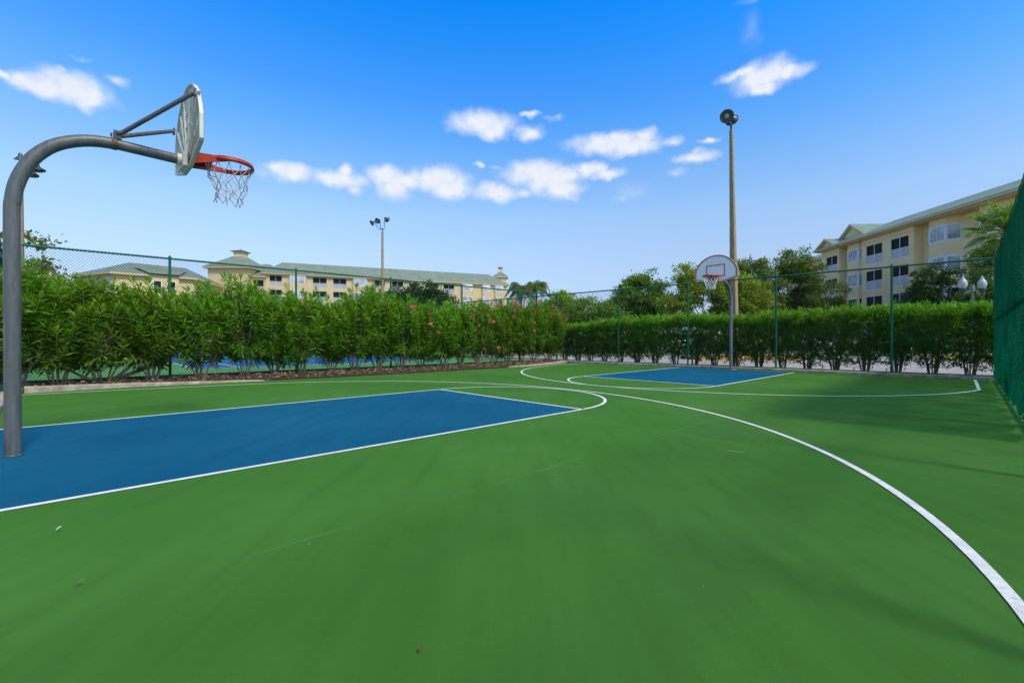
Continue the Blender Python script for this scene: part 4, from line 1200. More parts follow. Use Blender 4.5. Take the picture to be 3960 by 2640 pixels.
rz0 = AXANG
flood_pole('tall tapered square concrete floodlight pole right behind the far backboard, one round lamp', 9.30, 18.7, 9.75, .31, .125, rz0,
           [(*vrot((-.32,-.30,0), rz0)[:2], 10.18, vrot((-.42,-.80,-.42), rz0)), (*vrot((.22,.35,0), rz0)[:2], 10.32, vrot((.62,.62,-.38), rz0))], True, lean=-.018)
rz1 = 0.5
flood_pole('distant slim floodlight pole beyond the oleander hedge with three lamps', -10.85, 37.6, 10.05, .25, .16, rz1,
           [(*vrot((-.85,-.15,0), rz1)[:2], 10.75, vrot((-.62,-.55,-.50), rz1)), (*vrot((-.30,-.45,0), rz1)[:2], 10.85, vrot((-.35,-.75,-.50), rz1)), (*vrot((.33,.3,0), rz1)[:2], 11.15, vrot((.35,.75,-.30), rz1))], dr=.225)
rz2 = 0.3
flood_pole('floodlight pole hidden behind the near hoop post, lamps peeking out either side', -25.7, 23.5, 9.3, .26, .14, rz2,
           [(*vrot((.80,-.2,0), rz2)[:2], 9.55, vrot((.18,-.1,-1), rz2)), (*vrot((.70,.25,0), rz2)[:2], 9.95, vrot((.22,.1,-1), rz2)), (*vrot((-.12,.1,0), rz2)[:2], 10.45, vrot((-.15,.2,-1), rz2))])

t = thing('street_lamp', 'twin white globe street lamp on a grey post beyond the far hedge', 'street lamp', (19.5, 19.0, 0))
mb = MB(); mb.lathe([(.11,0),(.11,.25),(.07,.32),(.055,.5),(.05,3.1),(.065,3.12),(.065,3.2),(.05,3.3)], (0,0,0), 14); mb.build('post', M['polelite'], t)
mb = MB(); mb.tube([(-.40,0,3.05),(-.36,0,2.98),(0,0,3.16),(.36,0,2.98),(.40,0,3.05)], .024, 8); mb.bbox(-.06,.06,-.06,.06,3.10,3.36,.015); mb.build('crossarm', M['polelite'], t)
for sx in (-.41, .41):
    mb = MB(); mb.lathe([(.03,2.86),(.05,2.90),(.05,2.98),(.10,3.06),(.115,3.17),(.13,3.20),(.0,3.20)], (sx,0,0), 16); f_ = mb.build('fitter', M['lampdark'], t)
    mb = MB(); mb.lathe([(.08,3.19),(.12,3.25),(.152,3.34),(.155,3.42),(.12,3.53),(.07,3.585),(.06,3.61),(.07,3.635),(.04,3.66),(.018,3.70),(.02,3.73),(.0,3.77)], (sx,0,0), 20); mb.build('globe', M['globe'], t)
#@@PART3@@

# ------------------------------------------------------------------ buildings
def wall_cells(mb, x0, x1, z0, z1, y, holes, mi=0, depth=.16):
    xs = sorted({x0, x1}|{h[0] for h in holes}|{h[1] for h in holes}); zs = sorted({z0, z1}|{h[2] for h in holes}|{h[3] for h in holes})
    xs = [x for x in xs if x0-1e-6 <= x <= x1+1e-6]; zs = [z for z in zs if z0-1e-6 <= z <= z1+1e-6]
    for i in range(len(xs)-1):
        for j in range(len(zs)-1):
            cx, cz = (xs[i]+xs[i+1])/2, (zs[j]+zs[j+1])/2
            if any(h[0] < cx < h[1] and h[2] < cz < h[3] for h in holes): continue
            mb.quad((xs[i],y,zs[j]),(xs[i+1],y,zs[j]),(xs[i+1],y,zs[j+1]),(xs[i],y,zs[j+1]), mi)
    for (a,b,c,d) in holes:
        y2 = y+depth
        mb.quad((a,y,c),(b,y,c),(b,y2,c),(a,y2,c), mi); mb.quad((a,y,d),(a,y2,d),(b,y2,d),(b,y,d), mi)
        mb.quad((a,y,c),(a,y2,c),(a,y2,d),(a,y,d), mi); mb.quad((b,y,c),(b,y,d),(b,y2,d),(b,y2,c), mi)
def balcony(t, x0, x1, z0, z1, y, rail=.46):
    """screened balcony: dark screens above a white baluster rail"""
    mb = MB(); s = .05; zr = z0+(z1-z0)*rail; yf = y+.035
    mb.box(x0,x1,yf,yf+.06,z0,z0+.07); mb.box(x0,x1,yf,yf+.06,zr-.035,zr+.035); mb.box(x0,x1,yf+.005,yf+.055,z1-.05,z1)
    xm = (x0+x1)/2
    for xa in (x0, xm-s/2, x1-s): mb.box(xa, xa+s, yf+.004, yf+.056, z0+.07, z1-.05)
    n = int((x1-x0)/.16)
    for i in range(1, n):
        x = x0+(x1-x0)*i/n
        if abs(x-xm) > .06: mb.box(x-.036, x+.036, yf+.012, yf+.04, z0+.07, zr-.035)
    b = mb.build('balcony', M['white'], t)
    mb = MB(); mb.quad((x0,y+.15,zr),(x1,y+.15,zr),(x1,y+.15,z1),(x0,y+.15,z1)); mb.quad((x0,y+.15,z0),(x1,y+.15,z0),(x1,y+.15,zr),(x0,y+.15,zr),1); mb.build('screen', [M['dark'], M['slab']], b)
def baywin(t, x0, x1, y, dep, z0, z1, pane, split=.24, open_=(0,)):
    """white window band wrapping a three-sided bay"""
    sp = dep*.9; o = .035
    P = [(x0,y),(x0+sp,y-dep),(x1-sp,y-dep),(x1,y)]
    mb = MB(); gl = MB()
    for k in range(3):
        a, b = Vector(P[k]), Vector(P[k+1]); d = (b-a).normalized(); n = Vector((d.y,-d.x))
        q = [a+n*o-(d*.0), b+n*o]
        mb.extr([(q[0].x,q[0].y,z0),(q[1].x,q[1].y,z0),(q[1].x,q[1].y,z1),(q[0].x,q[0].y,z1)], (-n.x*o*.8,-n.y*o*.8,0))
        Lk_ = (b-a).length; m_ = .13 if k != 1 else .17
        cols = [(m_, Lk_-m_)] if (k != 1 or Lk_ < 1.2) else [(m_, Lk_/2-.03), (Lk_/2+.03, Lk_-m_)]
        for c0, c1 in cols:
            if c1-c0 < .08: continue
            A = a+d*c0+n*(o+.006); B = a+d*c1+n*(o+.006)
            gl.quad((A.x,A.y,z0+.17),(B.x,B.y,z0+.17),(B.x,B.y,z1-.15),(A.x,A.y,z1-.15))
    w = mb.build('bay_window', M['white'], t); gl.build('pane', M[pane], w)
def roof_hip(mb, x0, x1, y0, y1, z, h, over, inl, inr, th=.24):
    """hip roof with fascia; mi 0 tiles, mi 1 trim"""
    a, b, c, d = x0-over, x1+over, y0-over, y1+over; ym = (c+d)/2
    r0, r1 = (a+inl, ym, z+h), (b-inr, ym, z+h)
    A,B,C,D = (a,c,z),(b,c,z),(b,d,z),(a,d,z)
    mb.poly([A,B,r1,r0],0); mb.poly([B,C,r1],0); mb.poly([C,D,r0,r1],0); mb.poly([D,A,r0],0)
    e = .04
    lo = [(a+e,c+e),(b-e,c+e),(b-e,d-e),(a+e,d-e)]
    for i in range(4):
        p, q = lo[i], lo[(i+1)%4]; mb.quad((*p,z-th),(*q,z-th),(*q,z-.01),(*p,z-.01),1)
    mb.poly([(*p,z-th) for p in lo][::-1],1)
    # second fascia step
    e2 = over*.45
    lo2 = [(a+e2,c+e2),(b-e2,c+e2),(b-e2,d-e2),(a+e2,d-e2)]
    for i in range(4):
        p, q = lo2[i], lo2[(i+1)%4]; mb.quad((*p,z-th-.16),(*q,z-th-.16),(*q,z-th),(*p,z-th),1)
    mb.poly([(*p,z-th-.16) for p in lo2][::-1],1)
def pyramid(mb, cx, cy, w, z, h, top, th=.28):
    A = [(cx-w,cy-w),(cx+w,cy-w),(cx+w,cy+w),(cx-w,cy+w)]; B = [(cx-top,cy-top),(cx+top,cy-top),(cx+top,cy+top),(cx-top,cy+top)]
    for i in range(4):
        j = (i+1)%4; mb.quad((*A[i],z),(*A[j],z),(*B[j],z+h),(*B[i],z+h),0)
    mb.poly([(*p,z+h) for p in B],0); e = .04
    C = [(cx-w+e,cy-w+e),(cx+w-e,cy-w+e),(cx+w-e,cy+w-e),(cx-w+e,cy+w-e)]
    for i in range(4):
        j = (i+1)%4; mb.quad((*C[i],z-th),(*C[j],z-th),(*C[j],z-.01),(*C[i],z-.01),1)
    mb.poly([(*p,z-th) for p in C][::-1],1)
def cupola(t, cx, cy, z, w, h, capw, caph, rz=0.0):
    mb = MB(); mb.box(cx-w,cx+w,cy-w,cy+w,z,z+h)
    mb.box(cx-w-.08,cx+w+.08,cy-w-.08,cy+w+.08,z+h-.14,z+h+.01)
    # arched panels
    for sx, sy in ((0,-1),(1,0)):
        pts = [(-w*.55,z+.12),(w*.55,z+.12)]+[(w*.55*math.cos(q), z+h*.55+w*.55*math.sin(q)) for q in np.linspace(0,math.pi,9)]
        P3 = [(cx+u,cy-w-.05,v) if sy else (cx+w+.05,cy+u,v) for u,v in pts]
        mb.extr(P3, (0,.04,0) if sy else (-.04,0,0))
    c = mb.build('cupola', M['stucco'], t)
    mb = MB(); pyramid(mb, cx, cy, capw, z+h+.12, caph, .03, .1); mb.tube([(cx,cy,z+h+.12+caph),(cx,cy,z+h+.12+caph+.32)], [.05,.02], 6)
    mb.build('cap', [M['roofa'],M['roofa']], c)

# --- long cream building, far left-centre
thA = R(67.5); rzA = math.atan2(math.cos(thA), math.sin(thA))
bA = thing('apartment_building', 'long cream apartment block with sage tiled roof and two cupolas beyond the tennis court', 'building', (-53.5, 94, 0), rzA)
balA = [(2.34,4.76),(10.71,13.58),(14.85,17.69),(23.75,26.05),(27.6,30.2),(35.73,38.54),(39.82,42.57)]
bayA = [(5.91,9.63),(18.80,22.32),(31.3,34.6),(44.03,47.46),(49.44,52.06),(52.84,55.62)]
rowsA = [12.33, 9.33, 6.33]
mb = MB(); holes = [(a,b,z,z+2.35) for a,b in balA for z in rowsA]
wall_cells(mb, 1.6, 56.5, -.1, 15.1, 0, holes)
mb.quad((1.6,0,-.1),(1.6,0,15.1),(1.6,12,15.1),(1.6,12,-.1)); mb.quad((56.5,0,-.1),(56.5,12,-.1),(56.5,12,15.1),(56.5,0,15.1)); mb.quad((56.5,12,-.1),(1.6,12,-.1),(1.6,12,15.1),(56.5,12,15.1))
for a,b in bayA:
    d = .45; P = [(a-.05,0),(a-.05+d*.9,-d),(b+.05-d*.9,-d),(b+.05,0)]
    for k in range(3): mb.quad((*P[k],-.1),(*P[k+1],-.1),(*P[k+1],14.98),(*P[k],14.98))
    mb.poly([(*p,14.98) for p in P])
for a,b in ((5.7,9.8),(18.6,22.5),(43.8,56.3)):   # shallow string course
    pass
mb.build('wall', M['stucco'], bA)
for a,b in balA:
    for z in rowsA: balcony(bA, a, b, z, z+2.35, 0)
for a,b in bayA:
    for z in rowsA: baywin(bA, a, b, 0, .45, z+.72, z+2.45, 'panelite')
mb = MB(); roof_hip(mb, 1.6, 56.5, 0, 12, 15.15, 3.3, .65, 3.4, 3.6); mb.build('roof', [M['roofa'],M['trim']], bA)
mb = MB(); roof_hip(mb, -2.0, 4.2, 3.2, 12, 15.9, 2.2, .5, 3.0, 3.0); mb.build('roof', [M['roofa'],M['trim']], bA)
# entrance tower and porch at its left end (built square to the view from the court)
def loc(p): # world -> building A local
    v = Matrix.Rotation(-rzA, 4, 'Z') @ Vector((p[0]+53.5, p[1]-94, p[2])); return tuple(v)
tw = MB(); tx0, tx1, ty0, ty1 = -62.4, -53.9, 92.0, 100.5
tw.box(tx0,tx1,ty0,ty1,-.1,15.75); tw.build('tower', M['stucco'], bA, world=True)
tr = MB(); pyramid(tr, (tx0+tx1)/2, (ty0+ty1)/2, 5.0, 15.95, 2.75, 1.1); tr.build('tower_roof', [M['roofa'],M['trim']], bA, world=True)
def cup_world(cx, cy, z, w, h, cw, ch):
    e = thing('x','x','x'); cupola(e, cx, cy, z, w, h, cw, ch)
    for o in list(e.children):
        for ch_ in [o]+list(o.children):
            for v in ch_.data.vertices: v.co = Vector(loc(v.co))
        o.parent = bA
    bpy.data.objects.remove(e)
cup_world(-58.15, 96.25, 18.55, .98, 1.15, 1.45, .55)
# porch wing between tower and block
mb = MB(); px0, px1 = -2.2, 1.55
wall_cells(mb, px0, px1, -.1, 14.2, -.6, [(-1.45,1.35,11.2,13.5),(-1.45,1.35,8.2,10.5)], depth=.5)
mb.quad((px0,-.6,-.1),(px0,-.6,14.2),(px0,4,14.2),(px0,4,-.1)); mb.quad((px1,-.6,-.1),(px1,4,-.1),(px1,4,14.2),(px1,-.6,14.2)); mb.build('porch', M['stucco'], bA)
mb = MB(); roof_hip(mb, px0, px1-.2, -.6, 3.4, 14.3, 1.35, .5, 1.6, .4); mb.build('porch_roof', [M['roofa'],M['trim']], bA)
balcony(bA, -1.45, 1.35, 11.2, 13.5, -.3, .42); balcony(bA, -1.45, 1.35, 8.2, 10.5, -.3, .42)
# small tower at the right end
mb = MB(); mb.box(-5.0,-1.6,125.2,128.6,10,18.5); mb.build('tower', M['stucco'], bA, world=True)
mb = MB(); pyramid(mb, -3.3, 126.9, 2.15, 18.65, 1.35, .5); mb.build('tower_roof', [M['roofa'],M['trim']], bA, world=True)
cup_world(-3.3, 126.9, 19.9, .45, 1.25, .72, .35)

# --- low wing at far left
bC = thing('apartment_building', 'lower cream building with a broken sage hip roof left of the cupola tower', 'building', (-62.3, 70, 0))
A0,B0,C0,D0,E0 = (-72.0,73.9),(-62.3,70.0),(-54.6,77.0),(-58,90),(-76,88)
mb = MB(); ring = [A0,B0,C0,D0,E0]
for i in range(5):
    p, q = ring[i], ring[(i+1)%5]; mb.quad((*p,-.1),(*q,-.1),(*q,11.5),(*p,11.5))
mb.build('wall', M['stucco'], bC, world=True)
ctr = Vector((-65,80)); up = [tuple(Vector(p)+(Vector(p)-ctr).normalized()*.75) for p in ring]
mb = MB(); R0,R1,R2 = (-74.5,81,13.7),(-67.0,78.6,14.55),(-60.8,83.6,14.35)
zz = 11.6; a3,b3,c3,d3,e3 = [(*p,zz) for p in up]
mb.poly([a3,b3,R1,R0],0); mb.poly([b3,c3,R2,R1],0); mb.poly([c3,d3,R2],0); mb.poly([d3,e3,R0,R1,R2],0); mb.poly([e3,a3,R0],0)
for i in range(5):
    p, q = up[i], up[(i+1)%5]; mb.quad((*p,zz-.32),(*q,zz-.32),(*q,zz-.005),(*p,zz-.005),1)
mb.poly([(*p,zz-.32) for p in up][::-1],1)
mb.build('roof', [M['roofa'],M['trim']], bC, world=True)
# dormer-like cross hip
mb = MB(); f = lambda s, o, z: (B0[0]+(C0[0]-B0[0])*s+.67*o, B0[1]+(C0[1]-B0[1])*s-.74*o, z)
mb.poly([f(.42,1.1,11.75),f(.80,1.1,11.75),f(.62,-1.2,13.3)],0); mb.poly([f(.80,1.1,11.75),f(.95,-4,13.3),f(.62,-1.2,13.3)],0); mb.poly([f(.62,-1.2,13.3),f(.25,-4,13.3),f(.42,1.1,11.75)],0); mb.poly([f(.62,-1.2,13.3),f(.95,-4,13.3),f(.62,-6,13.9),f(.25,-4,13.3)],0)
mb.build('roof', [M['roofa'],M['trim']], bC, world=True)
mb = MB(); mb.extr([f(.42,.0,-.1),f(.80,.0,-.1),f(.80,.0,11.45),f(.42,.0,11.45)], (.67*.55,-.74*.55,0)); mb.build('wall', M['stucco'], bC, world=True)
for s0, s1 in ((.47,.58),(.64,.76)):
    for z in (8.6,):
        mb = MB(); mb.extr([f(s0,.56,z),f(s1,.56,z),f(s1,.56,z+2.1),f(s0,.56,z+2.1)], (.02,-.022,0)); w = mb.build('window', M['white'], bC, world=True)
        mb = MB(); e_ = .012; mb.poly([f(s0+e_,.60,z+.95),f(s1-e_,.60,z+.95),f(s1-e_,.60,z+2.0),f(s0+e_,.60,z+2.0)]); mb.poly([f(s0+e_,.60,z+.1),f(s1-e_,.60,z+.1),f(s1-e_,.60,z+.85),f(s0+e_,.60,z+.85)])
        o = mb.build('pane', M['dark'], bC, world=True); o.parent = w
fl = lambda s, o, z: (A0[0]+(B0[0]-A0[0])*s-.37*o, A0[1]+(B0[1]-A0[1])*s-.93*o, z)
for s0, s1, pn in ((.12,.30,'dark'),(.38,.56,'dark'),(.80,.97,'panelite')):
    mb = MB(); mb.extr([fl(s0,.02,8.5),fl(s1,.02,8.5),fl(s1,.02,10.8),fl(s0,.02,10.8)], (-.02,-.05,0)); w = mb.build('window', M['white'], bC, world=True)
    mb = MB(); mb.poly([fl(s0+.015,.09,8.65),fl(s1-.015,.09,8.65),fl(s1-.015,.09,10.65),fl(s0+.015,.09,10.65)]); o = mb.build('pane', M[pn], bC, world=True); o.parent = w

# --- tan building at right: local x runs towards the camera, y into the building
thB = R(2.0); rzB = math.atan2(-math.cos(thB), -math.sin(thB))
bB = thing('apartment_building', 'tan four-storey apartment block with green barrel-tile roof and screened balconies at right', 'building', (42, 40, 0), rzB)
rowsB = [9.92, 6.88, 3.84, .80]
mb = MB(); ZT = 13.15
b1 = [(-21.1,-18.95+.1)]; b3 = [(-13.9,-11.42),(-10.25,-7.85)]
h1 = [(a,b,z,z+2.25) for a,b in b1 for z in rowsB]; h3 = [(a,b,z,z+2.30) for a,b in b3 for z in rowsB]
wall_cells(mb, -22.0, -18.5, -.1, ZT, 0, h1); wall_cells(mb, -14.55, -7.2, -.1, ZT, 0, h3)
y2, y4 = .95, 1.0
wall_cells(mb, -18.5, -14.55, -.1, ZT, y2, []); wall_cells(mb, -7.2, 12, -.1, ZT, y4, [])
def vq(x, ya, yb): mb.quad((x,ya,-.1),(x,yb,-.1),(x,yb,ZT),(x,ya,ZT))
vq(-22.0,0,14); vq(-18.5,0,y2); vq(-14.55,y2,0); vq(-7.2,0,y4); vq(12,y4,14); mb.quad((-22,14,-.1),(12,14,-.1),(12,14,ZT),(-22,14,ZT))
baysB = [(-17.9,-14.62,y2,.80),(-6.35,-3.0,y4,.85),(-1.3,2.2,y4,.85)]
for a,b,y,d in baysB:
    P = [(a,y),(a+d*.9,y-d),(b-d*.9,y-d),(b,y)]
    for k in range(3): mb.quad((*P[k],-.1),(*P[k+1],-.1),(*P[k+1],ZT-.02),(*P[k],ZT-.02))
# string course line above the top windows
mb.build('wall', M['stuccob'], bB)
mb = MB()
for x0, x1, y in ((-22.02,-18.48,-.03),(-14.57,-7.18,-.03),(-2.98,-1.32,y4-.03),(2.22,12,y4-.03)):
    mb.box(x0,x1,y,y+.028,12.48,12.54)
mb.build('string_course', M['trim'], bB)
for a,b in b1:
    for z in rowsB: balcony(bB, a, b, z, z+2.25, 0)
for a,b in b3:
    for z in rowsB: balcony(bB, a, b, z, z+2.30, 0)
for a,b,y,d in baysB:
    for k, z in enumerate(rowsB): baywin(bB, a, b, y, d, z+.72, z+2.38, 'pane' if k < 2 else 'dark')
mb = MB()
for x, y, z in ((-11.1,0,12.85),(-10.6,0,12.95),(-11.3,0,9.35),(-10.8,0,9.35),(-11.2,0,6.3),(2.6,y4,12.0),(-6.9,y4,9.4)):
    mb.box(x-.13,x+.13,y-.06,y-.003,z-.07,z+.07)
mb.build('vent', M['white'], bB)
mb = MB(); roof_hip(mb, -22.0, 12, 0, 14, 13.42, 3.1, .75, 4.5, 4.5); mb.build('roof', [M['roofb'],M['trim']], bB)
def gable(xc, half, y, z, rise, back, nm):
    o = .35; mb = MB()
    L_, R_, T_ = (xc-half,y,z),(xc+half,y,z),(xc,y,z+rise)
    mb.poly([L_,R_,T_],1)
    k = rise/half
    Lo, Ro, To = (xc-half-o,y-o,z-o*k),(xc+half+o,y-o,z-o*k),(xc,y-o,z+rise+.02)
    Tb = (xc,y+back,z+rise+.02); Lb = (xc-half-o,y+back,z-o*k); Rb = (xc+half+o,y+back,z-o*k)
    mb.quad(Lo,To,Tb,Lb,0); mb.quad(To,Ro,Rb,Tb,0)
    s = .26
    for (p, q) in ((Lo,To),(To,Ro)):
        mb.quad((p[0],p[1]+.02,p[2]-s),(q[0],q[1]+.02,q[2]-s),(q[0],q[1]+.02,q[2]-.01),(p[0],p[1]+.02,p[2]-.01),2)
        mb.quad((p[0],p[1]+.22,p[2]-s*1.7),(q[0],q[1]+.22,q[2]-s*1.7),(q[0],q[1]+.22,q[2]-s),(p[0],p[1]+.22,p[2]-s),2)
        mb.quad((p[0],p[1]+.02,p[2]-s),(p[0],y,p[2]-s),(q[0],y,q[2]-s),(q[0],q[1]+.02,q[2]-s),2)
    mb.build(nm, [M['roofb'],M['stuccob'],M['trim']], bB)
gable(-20.3, 1.75, -.45, 13.55, 1.0, 6.0, 'gable')
gable(-18.9, 2.9, 1.9, 14.1, 2.05, 7.0, 'gable')
mb = MB(); wall_cells(mb, -36, -24, -.1, 13.0, 3.2, []); mb.quad((-24,3.2,-.1),(-24,12,-.1),(-24,12,13),(-24,3.2,13)); mb.quad((-36,3.2,-.1),(-36,12,-.1),(-36,12,13),(-36,3.2,13)); mb.build('wing', M['stuccob'], bB)
mb = MB(); roof_hip(mb, -36, -24, 3.2, 12, 13.2, 2.0, .7, 4.5, 4.0); mb.build('wing_roof', [M['roofb'],M['trim']], bB)

# ------------------------------------------------------------------ parked cars
def make_car(label, x, y, rz, c, kind='sedan', group='cars parked beyond the far hedge'):
    t = thing('parked_car', label, 'car', (x, y, -.02), rz, group)
    pm = mat('car_paint_'+kind, c, .45, .05, 2.0, spec=.4)
    L, H, Wd = {'sedan': (4.6,1.45,1.80), 'van': (4.9,1.72,1.92), 'suv': (4.7,1.72,1.88), 'pickup': (5.4,1.78,1.95)}[kind]
    h, w = L/2, Wd/2; zb = {'sedan': .90, 'van': .98, 'suv': 1.02, 'pickup': 1.05}[kind]
    hood = zb-.10
    st = [(-h,.42,zb-.20,w*.80),(-h+.10,.30,zb-.06,w*.92),(-h+.5,.24,zb,w*.99),(0,.24,zb,w),(h-1.25,.24,zb-.02,w),(h-.45,.26,hood-.05,w*.97),(h-.10,.32,hood-.16,w*.88),(h,.42,hood-.28,w*.74)]
    mb = MB(); v=[]
    for (xx,z0,z1,hw) in st:
        v += [(xx,-hw*.94,z0),(xx,-hw,z0+(z1-z0)*.45),(xx,-hw*.97,z1-.05),(xx,-hw*.90,z1),(xx,hw*.90,z1),(xx,hw*.97,z1-.05),(xx,hw,z0+(z1-z0)*.45),(xx,hw*.94,z0)]
    f=[]
    for i in range(len(st)-1):
        for k in range(8):
            k2=(k+1)%8; f.append((i*8+k,i*8+k2,(i+1)*8+k2,(i+1)*8+k))
    f += [tuple(range(7,-1,-1)), tuple((len(st)-1)*8+k for k in range(8))]
    mb.add(v, f, 0, True)
    xr0, xr1, xf1, xf0 = {'sedan': (-h+.55,-h+1.25,.35,1.15), 'van': (-h+.12,-h+.40,.75,1.75), 'suv': (-h+.15,-h+.55,.45,1.20), 'pickup': (-.75,-.55,.65,1.25)}[kind]
    wt, wb = w*.72, w*.90; z0 = zb-.02
    B_ = [(xr0,-wb,z0),(xf0,-wb,z0),(xf0,wb,z0),(xr0,wb,z0)]; T_ = [(xr1,-wt,H),(xf1,-wt,H),(xf1,wt,H),(xr1,wt,H)]
    mb.add(B_+T_, [(4,5,6,7),(0,1,5,4),(1,2,6,5),(2,3,7,6),(3,0,4,7)])
    body = mb.build('body', pm, t)
    def face(ps, off, e0=.10, e1=.90, f0=.12, f1=.86):
        a,b,c_,d = [Vector(p) for p in ps]
        def bl(u,v): return (a*(1-u)+b*u)*(1-v)+(d*(1-u)+c_*u)*v
        n = (b-a).cross(d-a).normalized()*off
        return [bl(e0,f0)+n, bl(e1,f0)+n, bl(e1,f1)+n, bl(e0,f1)+n]
    wn = [('windscreen_glass', (B_[1],B_[2],T_[2],T_[1]), .06,.94), ('rear_glass', (B_[3],B_[0],T_[0],T_[3]), .08,.92)]
    for nm, ps, e0, e1 in wn:
        mb = MB(); mb.poly(face(ps,.006,e0,e1)); mb.build(nm, M['carglass'], t)
    for ps, s in (((B_[0],B_[1],T_[1],T_[0]),1), ((B_[2],B_[3],T_[3],T_[2]),1)):
        for e0, e1 in ((.09,.47),(.53,.90)):
            mb = MB(); mb.poly(face(ps,.006,e0,e1)); mb.build('side_window', M['carglass'], t)
    for xx in (-h+.85, h-.90):
        for sy in (-1,1):
            mb = MB(); y0 = sy*(w-.10)
            mb.lathe([(.20,-.11),(.31,-.11),(.335,-.07),(.335,.07),(.31,.11),(.20,.11)], (xx,y0,.335), 20, (0,1,0)); wh = mb.build('wheel', M['tyre'], t)
            mb = MB(); mb.lathe([(.205,.09),(.19,.10),(.06,.075),(.05,.09),(.001,.09)], (xx,y0,.335), 20, (0,sy,0)); mb.build('rim', M['rim'], wh)
    for sy in (-1,1):
        mb = MB(); mb.bbox(-h-.012,-h+.10,sy*w*.66-.14,sy*w*.66+.14,zb-.28,zb-.08,.012); mb.build('tail_light', M['lampred'], t)
        mb = MB(); mb.bbox(h-.20,h-.015,sy*w*.58-.17,sy*w*.58+.17,hood-.34,hood-.22,.012); mb.build('headlight', M['lampclear'], t)
    mb = MB(); mb.bbox(-h-.05,-h+.12,-w*.86,w*.86,.36,.56,.02); mb.bbox(h-.12,h+.04,-w*.80,w*.80,.34,.52,.02); mb.build('bumper', pm if kind != 'pickup' else M['rim'], t)
    return t
make_car('white estate car seen side-on through the far hedge, left of the backboard pole', 17.6, 50.0, math.pi, (.78,.78,.78), 'van')
make_car('white saloon car showing through the thin left part of the far hedge', 12.6, 51.5, 0.0, (.72,.73,.74), 'sedan')
make_car('dark red car with its tail lights towards the court, behind the backboard pole', 20.4, 46.0, R(92), (.10,.012,.012), 'suv')
make_car('dark grey sport utility car behind the hedge right of the floodlight pole', 26.6, 45.0, R(20), (.05,.055,.06), 'suv')
make_car('white car parked behind the hedge beside the third fence post', 29.6, 44.5, R(95), (.76,.76,.76), 'sedan')
make_car('silver car parked before the tan building behind the right part of the hedge', 33.0, 38.5, R(95), (.45,.46,.47), 'sedan')
make_car('dark green car parked nearest the magnolia behind the hedge', 30.6, 34.2, R(15), (.02,.04,.035), 'sedan')

# traffic cone
t = thing('traffic_cone', 'orange traffic cone low behind the right end of the far hedge', 'traffic cone', (23.2, 22.2, 0))
mb = MB(); mb.bbox(-.18,.18,-.18,.18,-.03,.01,.012); mb.build('base', M['black'], t)
mb = MB(); mb.lathe([(.14,.01),(.12,.06),(.025,.70),(.02,.72),(.0,.72)], (0,0,0), 18); mb.build('body', M['cone'], t)

# ------------------------------------------------------------------ small things on the court
def flat_bit(name, label, cat, a, l, ln, w, c, rz, curl=.012):
    mb = MB(); n = 7; v=[]
    for i in range(n):
        u = i/(n-1); ww = w*math.sin(math.pi*min(.97,max(.06,u)))**.7
        z = .013+curl*math.sin(u*3.0)+.002*i
        v += [(ln*(u-.5),-ww/2,z+curl*.4),(ln*(u-.5),0,z),(ln*(u-.5),ww/2,z+curl*.5)]
    f=[]
    for i in range(n-1):
        for k in range(2): f.append((i*3+k,(i+1)*3+k,(i+1)*3+k+1,i*3+k+1))
    mb.add(v, f, 0, True)
    o = mb.build(name, mat(name+'_skin', c, .7, .3, 40)); o.location = W3(a, l, 0); o.rotation_euler = (0,0,rz)
    return tag(o, label, cat)
def on_ground(u, v):  # only used to state where the photographed scraps lie
    d = CAMH*1030/(v-780); x = (u-1176)/1030*d; return ((x-PX)*AX[0]+(d-PY)*AX[1], (x-PX)*RT[0]+(d-PY)*RT[1])
a, l = on_ground(133,1222); flat_bit('paper_scrap','small white paper scrap on the green court at lower left','litter',a,l,.022,.014,(.8,.8,.78),.9,.004)
a, l = on_ground(181,1348); flat_bit('fallen_leaf','narrow tan fallen leaf on the dark green court at lower left','leaf',a,l,.035,.010,(.20,.16,.07),.7,.004)
a, l = on_ground(967,1503); flat_bit('fallen_leaf','tiny round brown fallen leaf on the green court at the bottom centre','leaf',a,l,.016,.011,(.10,.07,.03),1.3,.003)
a, l = on_ground(1765,1017); flat_bit('fallen_leaf','small dark fallen leaf on the green court inside the long white arc','leaf',a,l,.035,.016,(.05,.05,.03),.2,.005)
a, l = on_ground(1690,1042); flat_bit('twig','pale straw-coloured twig lying on the green court near the long white arc','twig',a,l,.16,.010,(.45,.42,.22),-.75,.002)
a, l = on_ground(1686,849.5); flat_bit('paper_scrap','pale scrap lying on the blue lane by the far hoop post','litter',a-.1,l+.1,.22,.08,(.55,.5,.42),.4,.01)
mb = MB(); p0 = Vector(W3(15.92,-4.45,.03)); p1 = Vector(W3(16.9,-4.0,.40))
mb.tube([p0, p0.lerp(p1,.35)+Vector((0,0,.12)), p0.lerp(p1,.7)+Vector((0,0,.10)), p1], [.020,.018,.014,.008], 6)
tag(mb.build('dry_stalk', M['stem']), 'pale dry stalk leaning over the far kerb onto the court', 'stalk')

# ------------------------------------------------------------------ light, sky, camera
SUN_EL = 49.0
sd = Vector((RT[0]*math.cos(R(SUN_EL)), RT[1]*math.cos(R(SUN_EL)), math.sin(R(SUN_EL))))   # towards the sun
ld = bpy.data.lights.new('sun', 'SUN'); ld.energy = 3.2; ld.angle = R(11.0); ld.color = (1.0, 0.90, 0.72)
lo = bpy.data.objects.new('sun', ld); col.objects.link(lo); lo.location = sd*100
lo.rotation_euler = (-sd).to_track_quat('-Z', 'Y').to_euler()

